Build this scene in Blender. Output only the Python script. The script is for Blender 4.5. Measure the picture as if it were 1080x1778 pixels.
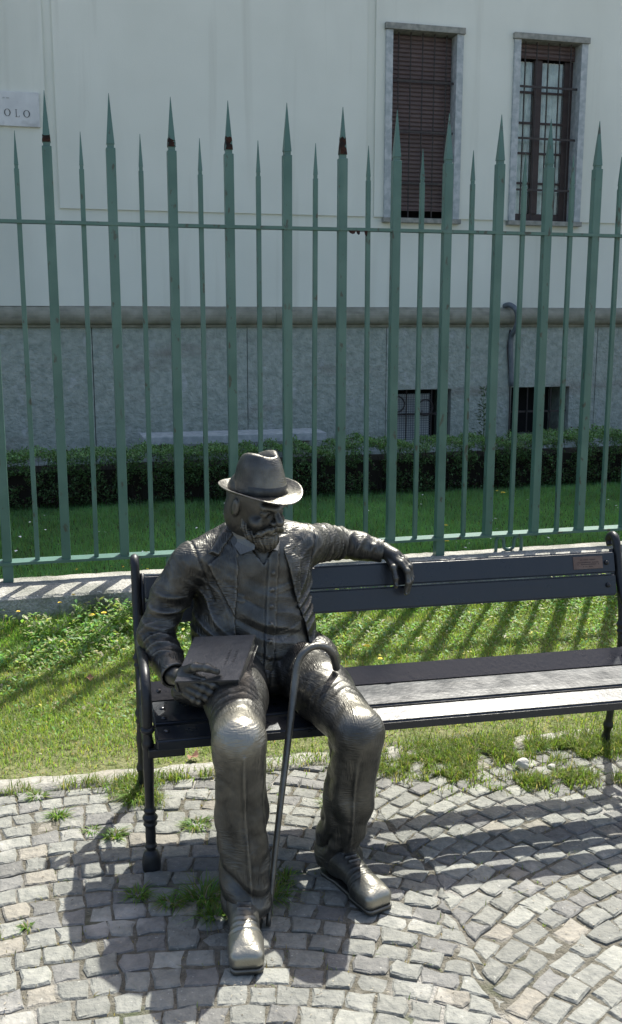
import bpy, bmesh, math, random
import numpy as np
from math import sin, cos, pi, radians, sqrt, atan2
from mathutils import Vector, Matrix

random.seed(7)
rng = np.random.default_rng(11)
scene = bpy.context.scene
for o in list(bpy.data.objects):
    bpy.data.objects.remove(o)
col = scene.collection

# ---------------------------------------------------------------- camera, sky, sun, exposure
CAM = np.array([0.0, 0.0, 1.6])
PIT, ROLL, YAW = radians(10.83), 0.0005, radians(14.68)
_c, _s = cos(YAW), sin(YAW)
FW = np.array([_s*cos(PIT), _c*cos(PIT), -sin(PIT)])
_r = np.array([_c, -_s, 0.0]); _u = np.cross(_r, FW)
RT = _r*cos(ROLL) + _u*sin(ROLL); UP = -_r*sin(ROLL) + _u*cos(ROLL)
cam = bpy.data.objects.new('camera', bpy.data.cameras.new('camera'))
col.objects.link(cam)
M = Matrix(((RT[0], UP[0], -FW[0], 0), (RT[1], UP[1], -FW[1], 0), (RT[2], UP[2], -FW[2], 1.6), (0, 0, 0, 1)))
cam.matrix_world = M
cam.data.sensor_fit = 'VERTICAL'; cam.data.sensor_height = 24.0
cam.data.lens = 24.0*1741/1778
cam.data.clip_start = 0.05; cam.data.clip_end = 500
scene.camera = cam

SUN = Vector((0.39, 0.57, 1.0)).normalized()
world = bpy.data.worlds.new('World'); scene.world = world; world.use_nodes = True
wn = world.node_tree.nodes; wl = world.node_tree.links
wn.clear()
sky = wn.new('ShaderNodeTexSky'); sky.sky_type = 'NISHITA'; sky.sun_disc = False
sky.sun_elevation = math.asin(SUN.z); sky.sun_rotation = atan2(SUN.x, SUN.y)
sky.air_density = 1.0; sky.dust_density = 3.5; sky.ozone_density = 0.6
bg = wn.new('ShaderNodeBackground'); bg.inputs["Strength"].default_value = 0.13
wo = wn.new('ShaderNodeOutputWorld')
wl.new(sky.outputs[0], bg.inputs[0]); wl.new(bg.outputs[0], wo.inputs[0])
sd = bpy.data.lights.new('sun', 'SUN'); sd.energy = 4.9; sd.angle = radians(0.55); sd.color = (1.0, 0.975, 0.88)
sun = bpy.data.objects.new('sun', sd); col.objects.link(sun)
sun.rotation_euler = (-SUN).to_track_quat('-Z', 'Y').to_euler(); sun.location = (6, 10, 14)
vs = scene.view_settings
vs.view_transform = 'Standard'; vs.look = 'None'; vs.gamma = 1; vs.exposure = 0.88; vs.use_curve_mapping = False

# ---------------------------------------------------------------- materials
def mat(name, base=(.5, .5, .5), rough=.6, metal=0.0, base2=None, scale=20, bump=0, bscale=60, spec=.5, coords='Object', rng_=(.35, .65), detail=6, dist=0.01, attr=None, rough2=None):
    m = bpy.data.materials.new(name); m.use_nodes = True
    n = m.node_tree.nodes; l = m.node_tree.links
    p = n['Principled BSDF']
    p.inputs['Roughness'].default_value = rough; p.inputs['Metallic'].default_value = metal
    p.inputs['Specular IOR Level'].default_value = spec
    p.inputs['Base Color'].default_value = (*base, 1)
    tc = n.new('ShaderNodeTexCoord'); m['p'] = 1
    out = tc.outputs[coords]
    if base2 is not None:
        t = n.new('ShaderNodeTexNoise'); t.inputs['Scale'].default_value = scale; t.inputs['Detail'].default_value = detail
        l.new(out, t.inputs['Vector'])
        r = n.new('ShaderNodeValToRGB'); r.color_ramp.elements[0].position = rng_[0]; r.color_ramp.elements[1].position = rng_[1]
        r.color_ramp.elements[0].color = (*base, 1); r.color_ramp.elements[1].color = (*base2, 1)
        l.new(t.outputs[0], r.inputs[0]); l.new(r.outputs[0], p.inputs['Base Color'])
        m['ramp'] = r.name
        if rough2 is not None:
            mr = n.new('ShaderNodeMapRange'); mr.inputs['From Min'].default_value = rng_[0]; mr.inputs['From Max'].default_value = rng_[1]
            mr.inputs['To Min'].default_value = rough; mr.inputs['To Max'].default_value = rough2
            l.new(t.outputs[0], mr.inputs['Value']); l.new(mr.outputs[0], p.inputs['Roughness'])
    if attr:
        a = n.new('ShaderNodeAttribute'); a.attribute_name = attr
        if base2 is not None:
            mx = n.new('ShaderNodeMix'); mx.data_type = 'RGBA'; mx.blend_type = 'MULTIPLY'; mx.inputs[0].default_value = 1
            l.new(r.outputs[0], mx.inputs[6]); l.new(a.outputs['Color'], mx.inputs[7]); l.new(mx.outputs[2], p.inputs['Base Color'])
        else:
            l.new(a.outputs['Color'], p.inputs['Base Color'])
    if bump:
        b = n.new('ShaderNodeBump'); b.inputs['Strength'].default_value = bump; b.inputs['Distance'].default_value = dist
        t2 = n.new('ShaderNodeTexNoise'); t2.inputs['Scale'].default_value = bscale; t2.inputs['Detail'].default_value = 8
        l.new(out, t2.inputs['Vector']); l.new(t2.outputs[0], b.inputs['Height']); l.new(b.outputs[0], p.inputs['Normal'])
        m['bump'] = b.name
    return m

def overlay(m, color, scale, lo, hi, stretch=(1, 1, 1), coords='Object', amount=1.0, detail=5):
    """mix a second procedural stain over a material's base colour"""
    n = m.node_tree.nodes; l = m.node_tree.links; p = n['Principled BSDF']
    tc = n.new('ShaderNodeTexCoord'); mp = n.new('ShaderNodeMapping'); mp.inputs['Scale'].default_value = stretch
    t = n.new('ShaderNodeTexNoise'); t.inputs['Scale'].default_value = scale; t.inputs['Detail'].default_value = detail
    mr = n.new('ShaderNodeMapRange'); mr.inputs['From Min'].default_value = lo; mr.inputs['From Max'].default_value = hi; mr.inputs['To Max'].default_value = amount
    l.new(tc.outputs[coords], mp.inputs[0]); l.new(mp.outputs[0], t.inputs['Vector']); l.new(t.outputs[0], mr.inputs['Value'])
    mx = n.new('ShaderNodeMix'); mx.data_type = 'RGBA'
    l.new(mr.outputs[0], mx.inputs[0])
    bc = p.inputs['Base Color']
    if bc.is_linked: l.new(bc.links[0].from_socket, mx.inputs[6])
    else: mx.inputs[6].default_value = bc.default_value
    mx.inputs[7].default_value = (*color, 1)
    l.new(mx.outputs[2], bc)
    return m

def leafmat(name, trans=.45, rough=.5):
    m = bpy.data.materials.new(name); m.use_nodes = True
    n = m.node_tree.nodes; l = m.node_tree.links
    p = n['Principled BSDF']; out = n['Material Output']
    a = n.new('ShaderNodeAttribute'); a.attribute_name = 'Col'
    l.new(a.outputs['Color'], p.inputs['Base Color']); p.inputs['Roughness'].default_value = rough
    p.inputs['Specular IOR Level'].default_value = .35
    t = n.new('ShaderNodeBsdfTranslucent')
    g = n.new('ShaderNodeMix'); g.data_type = 'RGBA'; g.blend_type = 'MULTIPLY'; g.inputs[0].default_value = 1
    g.inputs[7].default_value = (1.25, 1.3, .55, 1)
    l.new(a.outputs['Color'], g.inputs[6]); l.new(g.outputs[2], t.inputs['Color'])
    x = n.new('ShaderNodeMixShader'); x.inputs[0].default_value = trans
    l.new(p.outputs[0], x.inputs[1]); l.new(t.outputs[0], x.inputs[2]); l.new(x.outputs[0], out.inputs['Surface'])
    return m

MAT = {}
MAT['stucco'] = overlay(overlay(mat('stucco', (.66, .685, .61), .9, 0, (.72, .745, .67), 1.3, .25, 90, .2, dist=.004, rng_=(.3, .7)), (.54, .565, .50), .8, .50, .75, (1, 1, .25), amount=.75), (.47, .48, .41), 2.6, .58, .78, (2.2, 1, .12), amount=.5)
MAT['ledge'] = overlay(mat('ledge_stone', (.205, .205, .155), .85, 0, (.29, .285, .225), 9, .5, 120, .3, dist=.004), (.12, .12, .1), 5, .55, .75, (.6, 1, 3), amount=.7)
MAT['slab'] = overlay(overlay(mat('grey_gneiss', (.255, .30, .262), .75, 0, (.41, .45, .405), 15, 1.0, 34, .3, dist=.018, rng_=(.30, .70), detail=14), (.46, .49, .49), 5, .6, .68, (1.5, 1, .8), amount=.55, detail=9), (.19, .165, .14), 1.6, .55, .72, (.5, 1, 2.2), amount=.6)
MAT['jamb'] = mat('window_stone', (.33, .37, .375), .8, 0, (.47, .50, .50), 18, .5, 120, .3, dist=.004, rng_=(.4, .62))
MAT['lintel'] = mat('lintel_stone', (.20, .21, .19), .85, 0, (.33, .33, .29), 18, .4, 120, .3, dist=.004)
MAT['shutter'] = mat('brown_shutter', (.085, .058, .055), .55, 0, (.115, .08, .075), 5, .1, 80)
MAT['wood_dark'] = mat('dark_window_wood', (.032, .02, .018), .5, 0, (.05, .032, .028), 12, .2, 100)
MAT['grille'] = mat('dark_iron_grille', (.035, .032, .032), .6, .3, (.06, .05, .045), 40, .2, 200)
MAT['void'] = mat('dark_interior', (.012, .012, .013), .9)
MAT['glass'] = mat('window_glass', (.055, .07, .075), .12, 0, spec=.8)
MAT['curtain'] = mat('lace_curtain', (.88, .93, .89), .9, 0, (.62, .68, .65), 9, .3, 60, .1, rng_=(.42, .62))
MAT['marble'] = overlay(mat('marble', (.52, .54, .535), .55, 0, (.62, .64, .63), 6, .1, 60, .4, dist=.002), (.30, .31, .31), 7, .56, .72, amount=.6)
MAT['engraved'] = mat('engraved_letter', (.07, .075, .08), .8)
MAT['pipe'] = mat('grey_pipe', (.10, .125, .145), .5, .2, (.15, .17, .19), 20, .1, 60)
MAT['concrete'] = overlay(overlay(mat('gravel_concrete', (.30, .29, .26), .9, 0, (.46, .44, .40), 75, 1.0, 80, .3, dist=.012, rng_=(.38, .62), detail=8), (.115, .125, .10), 3.2, .46, .66, amount=.8, detail=9), (.66, .65, .6), 85, .66, .70, amount=.9)
MAT['kerb'] = overlay(mat('kerb_stone', (.20, .195, .175), .9, 0, (.31, .30, .27), 70, .7, 90, .3, dist=.006, rng_=(.38, .62), detail=8), (.22, .2, .16), 4, .5, .72, amount=.7)
MAT['plinth_joint'] = MAT['concrete']
green = mat('green_paint', (.095, .20, .17), .42, 0, (.125, .245, .21), 7, .25, 140, .5, dist=.002, coords='Generated')
green = mat('green_paint_iron', (.062, .135, .110), .36, 0, (.088, .172, .142), 5, .3, 120, .5, dist=.0015)
MAT['green'] = overlay(overlay(green, (.055, .045, .028), 30, .625, .68, (1, 1, .45), amount=.8), (.12, .20, .17), 3, .55, .7, (3, 3, .5), amount=.55)
MAT['rust'] = overlay(mat('rust', (.030, .014, .010), .9, 0, (.060, .028, .019), 60, .8, 150, .2, dist=.004), (.02, .015, .014), 30, .5, .6)
MAT['dirt'] = overlay(overlay(mat('joint_sand', (.095, .088, .070), .95, 0, (.165, .155, .13), 40, 1.0, 120, .1, dist=.012), (.34, .33, .31), 1.7, .56, .62, amount=.85), (.055, .075, .03), 3.7, .60, .70, amount=.8)
MAT['soil'] = overlay(mat('soil', (.10, .12, .045), .95, 0, (.19, .19, .10), 16, 1.0, 60, .1, dist=.02), (.27, .25, .18), 3, .58, .70, amount=.6)
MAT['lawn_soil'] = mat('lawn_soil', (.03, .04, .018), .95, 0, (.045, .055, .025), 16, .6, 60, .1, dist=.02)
MAT['cobble'] = overlay(overlay(mat('porphyry', (.74, .74, .74), .72, 0, (1.12, 1.1, 1.08), 34, 1.0, 60, .35, attr='Col', dist=.008, rng_=(.3, .7), detail=10), (.50, .48, .44), 3.1, .60, .68, coords='Object', amount=.4, detail=9), (.46, .45, .41), 90, .66, .72, amount=.5)
MAT['asphalt'] = mat('far_paving', (.24, .23, .215), .9, 0, (.30, .29, .27), 6, .6, 150, .2)
MAT['grass'] = leafmat('grass_blades', .5)
MAT['leaf'] = leafmat('hedge_leaf', .25, .4)
MAT['twig'] = mat('hedge_twig', (.02, .016, .012), .95)
MAT['petal_y'] = mat('yellow_petal', (.75, .55, .03), .6)
MAT['petal_w'] = mat('white_petal', (.8, .8, .78), .6)
MAT['stem'] = mat('flower_stem', (.08, .16, .04), .6)
MAT['stone_white'] = mat('pale_stone', (.48, .46, .42), .8, 0, (.6, .58, .53), 20, .4, 60)
MAT['bench_wood'] = mat('bench_paint', (.015, .0185, .024), .27, 0, (.020, .024, .031), 14, .35, 70, .55, dist=.002, rough2=.36)
# paint worn along the grain
overlay(MAT['bench_wood'], (.024, .024, .025), 5, .60, .70, (.3, 6, 6), amount=.5)
MAT['bench_iron'] = mat('bench_iron', (.011, .0125, .015), .36, .2, (.019, .021, .024), 30, .35, 90, .5, dist=.002, rough2=.5)
MAT['bolt'] = mat('bolt_steel', (.09, .09, .095), .35, .8)
MAT['plaque'] = mat('copper_plaque', (.15, .10, .08), .42, .75, (.20, .14, .11), 30, .1, 60)
MAT['plaque_text'] = mat('plaque_lettering', (.06, .04, .034), .6, .4)

def use_position(m):
    """drive a shared material from world position so that copies do not repeat the same marks"""
    n = m.node_tree.nodes; l = m.node_tree.links; g = n.new('ShaderNodeNewGeometry')
    for tc in [q for q in n if q.type == 'TEX_COORD']:
        for so_ in [k.to_socket for k in tc.outputs['Object'].links]: l.new(g.outputs['Position'], so_)
for k_ in ('green', 'cobble', 'shutter', 'rust', 'grille', 'bench_iron'): use_position(MAT[k_])

def bronze(name, hatch=0.0, hscale=90, worn=None, dark=(.040, .041, .040), light=(.175, .170, .152), rough=.34, fine=.35, metal=.8):
    """patinated cast bronze: dark hollows, rubbed ridges, tool marks; worn = [(centre, radius, strength)] pale spots: hand polish, and painted sun highlights on hat and jacket"""
    m = bpy.data.materials.new(name); m.use_nodes = True
    n = m.node_tree.nodes; l = m.node_tree.links; p = n['Principled BSDF']
    g = n.new('ShaderNodeNewGeometry')
    t = n.new('ShaderNodeTexNoise'); t.inputs['Scale'].default_value = 16; t.inputs['Detail'].default_value = 8
    l.new(g.outputs['Position'], t.inputs['Vector'])
    pr = n.new('ShaderNodeMapRange'); pr.inputs['From Min'].default_value = .485; pr.inputs['From Max'].default_value = .56
    l.new(g.outputs['Pointiness'], pr.inputs['Value'])
    ad = n.new('ShaderNodeMath'); ad.operation = 'MULTIPLY_ADD'; ad.inputs[1].default_value = .75; ad.use_clamp = True
    nr = n.new('ShaderNodeMapRange'); nr.inputs['From Min'].default_value = .38; nr.inputs['From Max'].default_value = .72; nr.inputs['To Max'].default_value = .45
    l.new(t.outputs[0], nr.inputs['Value']); l.new(pr.outputs[0], ad.inputs[0]); l.new(nr.outputs[0], ad.inputs[2])
    mx = n.new('ShaderNodeMix'); mx.data_type = 'RGBA'
    mx.inputs[6].default_value = (*dark, 1); mx.inputs[7].default_value = (*light, 1); l.new(ad.outputs[0], mx.inputs[0])
    last = mx.outputs[2]
    p.inputs['Metallic'].default_value = metal
    rsock = None
    t3 = n.new('ShaderNodeTexNoise'); t3.inputs['Scale'].default_value = 45; t3.inputs['Detail'].default_value = 5
    l.new(g.outputs['Position'], t3.inputs['Vector'])
    rr = n.new('ShaderNodeMapRange'); rr.inputs['From Min'].default_value = .3; rr.inputs['From Max'].default_value = .7
    rr.inputs['To Min'].default_value = rough-.07; rr.inputs['To Max'].default_value = rough+.14
    l.new(t3.outputs[0], rr.inputs['Value']); rsock = rr.outputs[0]
    for c_, r_, s_ in (worn or []):
        d = n.new('ShaderNodeVectorMath'); d.operation = 'DISTANCE'; d.inputs[1].default_value = c_
        l.new(g.outputs['Position'], d.inputs[0])
        ad2 = n.new('ShaderNodeMath'); ad2.operation = 'MULTIPLY_ADD'; ad2.inputs[1].default_value = .05; l.new(t3.outputs[0], ad2.inputs[0]); l.new(d.outputs['Value'], ad2.inputs[2])
        w = n.new('ShaderNodeMapRange'); w.interpolation_type = 'SMOOTHSTEP'
        w.inputs['From Min'].default_value = r_+.02; w.inputs['From Max'].default_value = r_*.35+.02; w.inputs['To Max'].default_value = s_
        l.new(ad2.outputs[0], w.inputs['Value'])
        m2 = n.new('ShaderNodeMix'); m2.data_type = 'RGBA'; m2.inputs[7].default_value = (.33, .315, .265, 1)
        l.new(w.outputs[0], m2.inputs[0]); l.new(last, m2.inputs[6]); last = m2.outputs[2]
        m3 = n.new('ShaderNodeMix'); m3.data_type = 'FLOAT'; m3.inputs[3].default_value = .34
        l.new(w.outputs[0], m3.inputs[0]); l.new(rsock, m3.inputs[2]); rsock = m3.outputs[0]
    l.new(last, p.inputs['Base Color']); l.new(rsock, p.inputs['Roughness'])
    b = n.new('ShaderNodeBump'); b.inputs['Strength'].default_value = fine; b.inputs['Distance'].default_value = .004
    t2 = n.new('ShaderNodeTexNoise'); t2.inputs['Scale'].default_value = 150; t2.inputs['Detail'].default_value = 6
    l.new(g.outputs['Position'], t2.inputs['Vector']); l.new(t2.outputs[0], b.inputs['Height'])
    nb = b.outputs[0]
    if hatch:
        # short chiselled strokes whose direction drifts over the cloth
        outs = []
        for rot, sc in (((.5, .3, .9), (34, 34, 260)), ((1.1, -.6, -.5), (250, 36, 40))):
            mp = n.new('ShaderNodeMapping'); mp.inputs['Rotation'].default_value = rot; mp.inputs['Scale'].default_value = sc
            w1 = n.new('ShaderNodeTexNoise'); w1.inputs['Scale'].default_value = hscale/90; w1.inputs['Detail'].default_value = 1.5
            l.new(g.outputs['Position'], mp.inputs[0]); l.new(mp.outputs[0], w1.inputs['Vector']); outs.append(w1)
        sel = n.new('ShaderNodeTexNoise'); sel.inputs['Scale'].default_value = 9
        l.new(g.outputs['Position'], sel.inputs['Vector'])
        sr = n.new('ShaderNodeMapRange'); sr.inputs['From Min'].default_value = .44; sr.inputs['From Max'].default_value = .56; l.new(sel.outputs[0], sr.inputs['Value'])
        w1 = n.new('ShaderNodeMix'); w1.data_type = 'FLOAT'; l.new(sr.outputs[0], w1.inputs[0]); l.new(outs[0].outputs[0], w1.inputs[2]); l.new(outs[1].outputs[0], w1.inputs[3])
        b2 = n.new('ShaderNodeBump'); b2.inputs['Strength'].default_value = hatch; b2.inputs['Distance'].default_value = .0038
        l.new(w1.outputs[0], b2.inputs['Height']); l.new(nb, b2.inputs['Normal']); nb = b2.outputs[0]
    l.new(nb, p.inputs['Normal'])
    return m

# ---------------------------------------------------------------- object helpers
def link(name, me, m=None, parent=None, smooth=False):
    o = bpy.data.objects.new(name, me); col.objects.link(o)
    if m is not None and len(me.materials) == 0: me.materials.append(m)
    if parent is not None: o.parent = parent
    if smooth:
        me.polygons.foreach_set('use_smooth', [True]*len(me.polygons))
    return o
def tag(o, label=None, cat=None, group=None, kind=None):
    if label: o['label'] = label
    if cat: o['category'] = cat
    if group: o['group'] = group
    if kind: o['kind'] = kind
    return o
def empty(name, loc=(0, 0, 0), rz=0):
    o = bpy.data.objects.new(name, None); col.objects.link(o); o.location = loc; o.rotation_euler.z = rz
    o.empty_display_size = .1
    return o
def bm_mesh(name, bm):
    me = bpy.data.meshes.new(name); bm.normal_update(); bm.to_mesh(me); bm.free(); return me
def box(bm, x0, x1, y0, y1, z0, z1, bev=0):
    v = [bm.verts.new(p) for p in ((x0,y0,z0),(x1,y0,z0),(x1,y1,z0),(x0,y1,z0),(x0,y0,z1),(x1,y0,z1),(x1,y1,z1),(x0,y1,z1))]
    fs = [bm.faces.new([v[i] for i in f]) for f in ((0,3,2,1),(4,5,6,7),(0,1,5,4),(1,2,6,5),(2,3,7,6),(3,0,4,7))]
    if bev:
        es = list({e for f in fs for e in f.edges})
        bmesh.ops.bevel(bm, geom=es, offset=bev, segments=2, affect='EDGES', profile=.6)
def boxo(name, x0, x1, y0, y1, z0, z1, m, parent=None, bev=0):
    bm = bmesh.new(); box(bm, x0, x1, y0, y1, z0, z1, bev)
    return link(name, bm_mesh(name, bm), m, parent)
def tube(bm, pts, rad, n=10, caps=True):
    """round tube along points (Vectors), radius number or list"""
    pts = [Vector(p) for p in pts]; k = len(pts)
    rad = rad if isinstance(rad, (list, tuple)) else [rad]*k
    rings = []; ref = None
    for i, p in enumerate(pts):
        t = (pts[min(i+1, k-1)]-pts[max(i-1, 0)]).normalized()
        if ref is None:
            ref = t.orthogonal().normalized()
        ref = (ref - t*ref.dot(t)).normalized(); b = t.cross(ref)
        rings.append([bm.verts.new(p+(ref*cos(2*pi*j/n)+b*sin(2*pi*j/n))*rad[i]) for j in range(n)])
    for a, b in zip(rings[:-1], rings[1:]):
        for j in range(n): bm.faces.new((a[j], a[(j+1) % n], b[(j+1) % n], b[j]))
    if caps:
        bm.faces.new(list(reversed(rings[0]))); bm.faces.new(rings[-1])
def tubeo(name, pts, rad, m, parent=None, n=10):
    bm = bmesh.new(); tube(bm, pts, rad, n); return link(name, bm_mesh(name, bm), m, parent, True)
def catmull(P, n=8):
    P = [np.array(p, float) for p in P]; Q = [2*P[0]-P[1]]+P+[2*P[-1]-P[-2]]; out = []
    for i in range(1, len(Q)-2):
        for k in range(n):
            t = k/n
            out.append(.5*((2*Q[i])+(-Q[i-1]+Q[i+1])*t+(2*Q[i-1]-5*Q[i]+4*Q[i+1]-Q[i+2])*t*t+(-Q[i-1]+3*Q[i]-3*Q[i+1]+Q[i+2])*t**3))
    out.append(P[-1]); return out
def np_mesh(name, V, T, colr=None):
    """fast triangle mesh from arrays"""
    me = bpy.data.meshes.new(name)
    V = np.ascontiguousarray(V, dtype=np.float32); T = np.ascontiguousarray(T, dtype=np.int32)
    k = T.shape[1]
    me.vertices.add(len(V)); me.vertices.foreach_set('co', V.ravel())
    me.loops.add(T.size); me.loops.foreach_set('vertex_index', T.ravel())
    me.polygons.add(len(T)); me.polygons.foreach_set('loop_start', np.arange(0, T.size, k, dtype=np.int32))
    me.polygons.foreach_set('loop_total', np.full(len(T), k, dtype=np.int32))
    if colr is not None:
        a = me.color_attributes.new('Col', 'FLOAT_COLOR', 'POINT')
        c = np.ones((len(V), 4), dtype=np.float32); c[:, :3] = colr
        a.data.foreach_set('color', c.ravel())
    me.update(calc_edges=True); me.validate()
    return me
def vnoise(x, y, s, seed=0):
    """cheap smooth 2-D value noise in 0..1"""
    r = np.random.default_rng(seed); G = r.random((64, 64))
    x = np.asarray(x)*s; y = np.asarray(y)*s
    xi = np.floor(x).astype(int); yi = np.floor(y).astype(int); fx = x-xi; fy = y-yi
    fx = fx*fx*(3-2*fx); fy = fy*fy*(3-2*fy)
    g = lambda a, b: G[a % 64, b % 64]
    return (g(xi, yi)*(1-fx)+g(xi+1, yi)*fx)*(1-fy)+(g(xi, yi+1)*(1-fx)+g(xi+1, yi+1)*fx)*fy

# ================================================================= SETTING
# far ground behind and around, to the horizon
bm = bmesh.new()
v = [bm.verts.new(p) for p in ((-150, -150, -.07), (150, -150, -.07), (150, 150, -.07), (-150, 150, -.07))]; bm.faces.new(v)
tag(link('ground', bm_mesh('ground', bm), MAT['asphalt']), kind='structure')

KD = radians(-3.2)                                   # direction of the kerb strip
def kerb_far(x): return 3.478 - .0560*(x+.2)
def kerb_near(x): return 3.362 - .0560*(x+.2)

pav = boxo('cobblestone_pavement', -6, 9, -8, 3.45, -.06, -.0050, MAT['dirt'])
# a little unevenness in the joint bed
tag(pav, kind='structure')

def quad_stone(Q, top, rs, grow=0):
    """one dressed stone: irregular outline, worn arris, gently domed top; Q four corners (x,y). returns verts, faces"""
    Q = np.array(Q, float); c = Q.mean(0)
    ring = []
    for i in range(4):
        a, b = Q[i], Q[(i+1) % 4]
        m_ = (a+b)/2+rs.normal(0, .0026, 2)
        ring += [a+rs.normal(0, .0042, 2), m_]
    ring = np.array(ring); n = 8
    d = ring-c; L = np.linalg.norm(d, axis=1, keepdims=True)
    ring = c+d*(1-.0030/L)
    for i in (0, 2, 4, 6): ring[i] = c+(ring[i]-c)*rs.uniform(.93, .985)        # knocked-off corners
    inn = c+(ring-c)*(1-(.0042+.0035*rs.random((n, 1)))/L)
    tilt = rs.normal(0, .013, 2)
    zt = lambda p: top+(p-c)@tilt
    V = [(p[0], p[1], -.03) for p in ring]
    V += [(p[0], p[1], zt(p)-.0026-.003*rs.random()) for p in ring]
    V += [(p[0], p[1], zt(p)+rs.normal(0, .0007)) for p in inn]
    V += [(c[0], c[1], top+.0012+.002*rs.random())]
    F = []
    for r in (0, 8):
        for j in range(n): F.append((r+j, r+(j+1) % n, r+8+(j+1) % n, r+8+j))
    for j in range(n): F.append((16+j, 16+(j+1) % n, 24))
    return V, F

stones = []
rs = np.random.default_rng(5)
W = .98; HA = radians(40); R_ = W/sin(HA); PITCH_ROW = .077
def seam(xb, k):
    y = k*PITCH_ROW
    return .030*sin(y*5+xb*3)+.014*sin(y*17+xb)
for cx in (-1.96*1+.02, .02, 1.98, 3.94):
    for k in range(4, 62):
        y0 = .6+k*PITCH_ROW
        BL_, BR_ = -W+seam(cx-W, k), W+seam(cx+W, k)
        t = -HA-.06
        while t < HA+.06:
            w = rs.uniform(.062, .094)/R_/max(.8, cos(t))
            t2 = t+w
            def pt(tt, row):
                x = R_*sin(tt)
                if row: x += PITCH_ROW*cos(tt)*sin(tt)
                x = max(BL_, min(BR_, x)); y = y0+(PITCH_ROW if row else 0)-(R_-sqrt(R_*R_-x*x))
                x += cx
                return np.array([x, min(y, kerb_near(x)-.003)])
            Q = [pt(t, 0), pt(t2, 0), pt(t2, 1), pt(t, 1)]
            c = np.mean(Q, 0)
            t = t2
            if c[0] < -1.1 or c[0] > 3.6 or c[1] < 1.35: continue
            area = .5*abs((Q[2][0]-Q[0][0])*(Q[3][1]-Q[1][1])-(Q[3][0]-Q[1][0])*(Q[2][1]-Q[0][1]))
            if area < .0007: continue
            stones.append(Q)
def project(p):
    d = np.array(p)-CAM; z = d@FW
    return 540+1741*(d@RT)/z, 889-1741*(d@UP)/z, z
info = []
for i, Q in enumerate(stones):
    c = np.mean(Q, 0); x, y, z = project((c[0], c[1], 0))
    vis = -40 < x < 1120 and y < 1820
    info.append((0 if vis else 1, z, i))
info.sort()
rest = [[], [], []]
for rank, (inv, z, i) in enumerate(info):
    Q = stones[i]; c = np.mean(Q, 0)
    V, F = quad_stone(Q, rs.normal(.0, .0022), rs)
    u = rs.random()
    g = rs.uniform(.162, .236)
    tone = np.array((g*.98, g*1.0, g*.915))
    if u < .05: tone = np.array((g*1.10, g*1.03, g*.88))           # rosy, ochre stones
    elif u < .30: tone = np.array((g*.79, g*.79, g*.76))
    elif u < .42: tone = np.array((g*1.15, g*1.17, g*1.06))
    V = np.array(V)
    if rank < 300:
        Vl = V-np.array((c[0], c[1], 0))
        me = bpy.data.meshes.new('cobblestone'); me.from_pydata(Vl.tolist(), [], F)
        a = me.color_attributes.new('Col', 'FLOAT_COLOR', 'POINT')
        a.data.foreach_set('color', np.tile(np.array((*tone, 1), np.float32), (len(V), 1)).ravel())
        o = link('cobblestone', me, MAT['cobble'], pav); o.location = (c[0], c[1], 0)
    else:
        b = sum(len(q) for q in rest[0])
        rest[0].append(V); rest[1] += [tuple(j+b for j in f) for f in F]; rest[2].append(np.tile(tone, (len(V), 1)))
V = np.concatenate(rest[0]); me = bpy.data.meshes.new('outer_cobblestones'); me.from_pydata(V.tolist(), [], rest[1])
a = me.color_attributes.new('Col', 'FLOAT_COLOR', 'POINT'); cc = np.ones((len(V), 4), np.float32); cc[:, :3] = np.concatenate(rest[2]); a.data.foreach_set('color', cc.ravel())
tag(link('outer_cobblestones', me, MAT['cobble'], pav), kind='stuff')

# worn kerb strip between paving and verge
bm = bmesh.new(); xs = np.arange(-4, 7, .06); rk = np.random.default_rng(3)
rows = []
for x in xs:
    yn = kerb_near(x)+rk.normal(0, .003); yf = kerb_far(x)+rk.normal(0, .006)
    rows.append([bm.verts.new(p) for p in ((x, yn, -.05), (x, yn+.003, .000+rk.normal(0, .0015)), (x, (yn+yf)/2, .004+rk.normal(0, .0015)), (x, yf-.004, .002+rk.normal(0, .002)), (x, yf, -.05))])
for a, b in zip(rows[:-1], rows[1:]):
    for j in range(4): bm.faces.new((a[j], b[j], b[j+1], a[j+1]))
tag(link('kerb', bm_mesh('kerb', bm), MAT['kerb'], None, True), kind='structure')

# verge soil (sunlit) and lawn soil (behind the plinth): height fields
def field(name, x0, x1, y0f, y1, nx, ny, zf, m):
    X = np.linspace(x0, x1, nx); V = []
    for i, x in enumerate(X):
        a = y0f(x)
        for j in range(ny):
            y = a+(y1-a)*j/(ny-1); V.append((x, y, zf(x, y)))
    F = [(i*ny+j, (i+1)*ny+j, (i+1)*ny+j+1, i*ny+j+1) for i in range(nx-1) for j in range(ny-1)]
    me = bpy.data.meshes.new(name); me.from_pydata(V, [], F)
    return tag(link(name, me, m, None, True), kind='structure')
def zverge(x, y): return -.004 + .03*max(0, min(1, (y-3.5)/1.6)) + .012*(float(vnoise(x+20, y+20, 4, 2))-.5)
field('verge', -5, 8, lambda x: kerb_far(x)-.01, 5.30, 160, 24, zverge, MAT['soil'])
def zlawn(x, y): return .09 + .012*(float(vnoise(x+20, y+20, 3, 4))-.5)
field('lawn', -8, 14, lambda x: 5.60, 10.4, 120, 30, zlawn, MAT['lawn_soil'])

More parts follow.
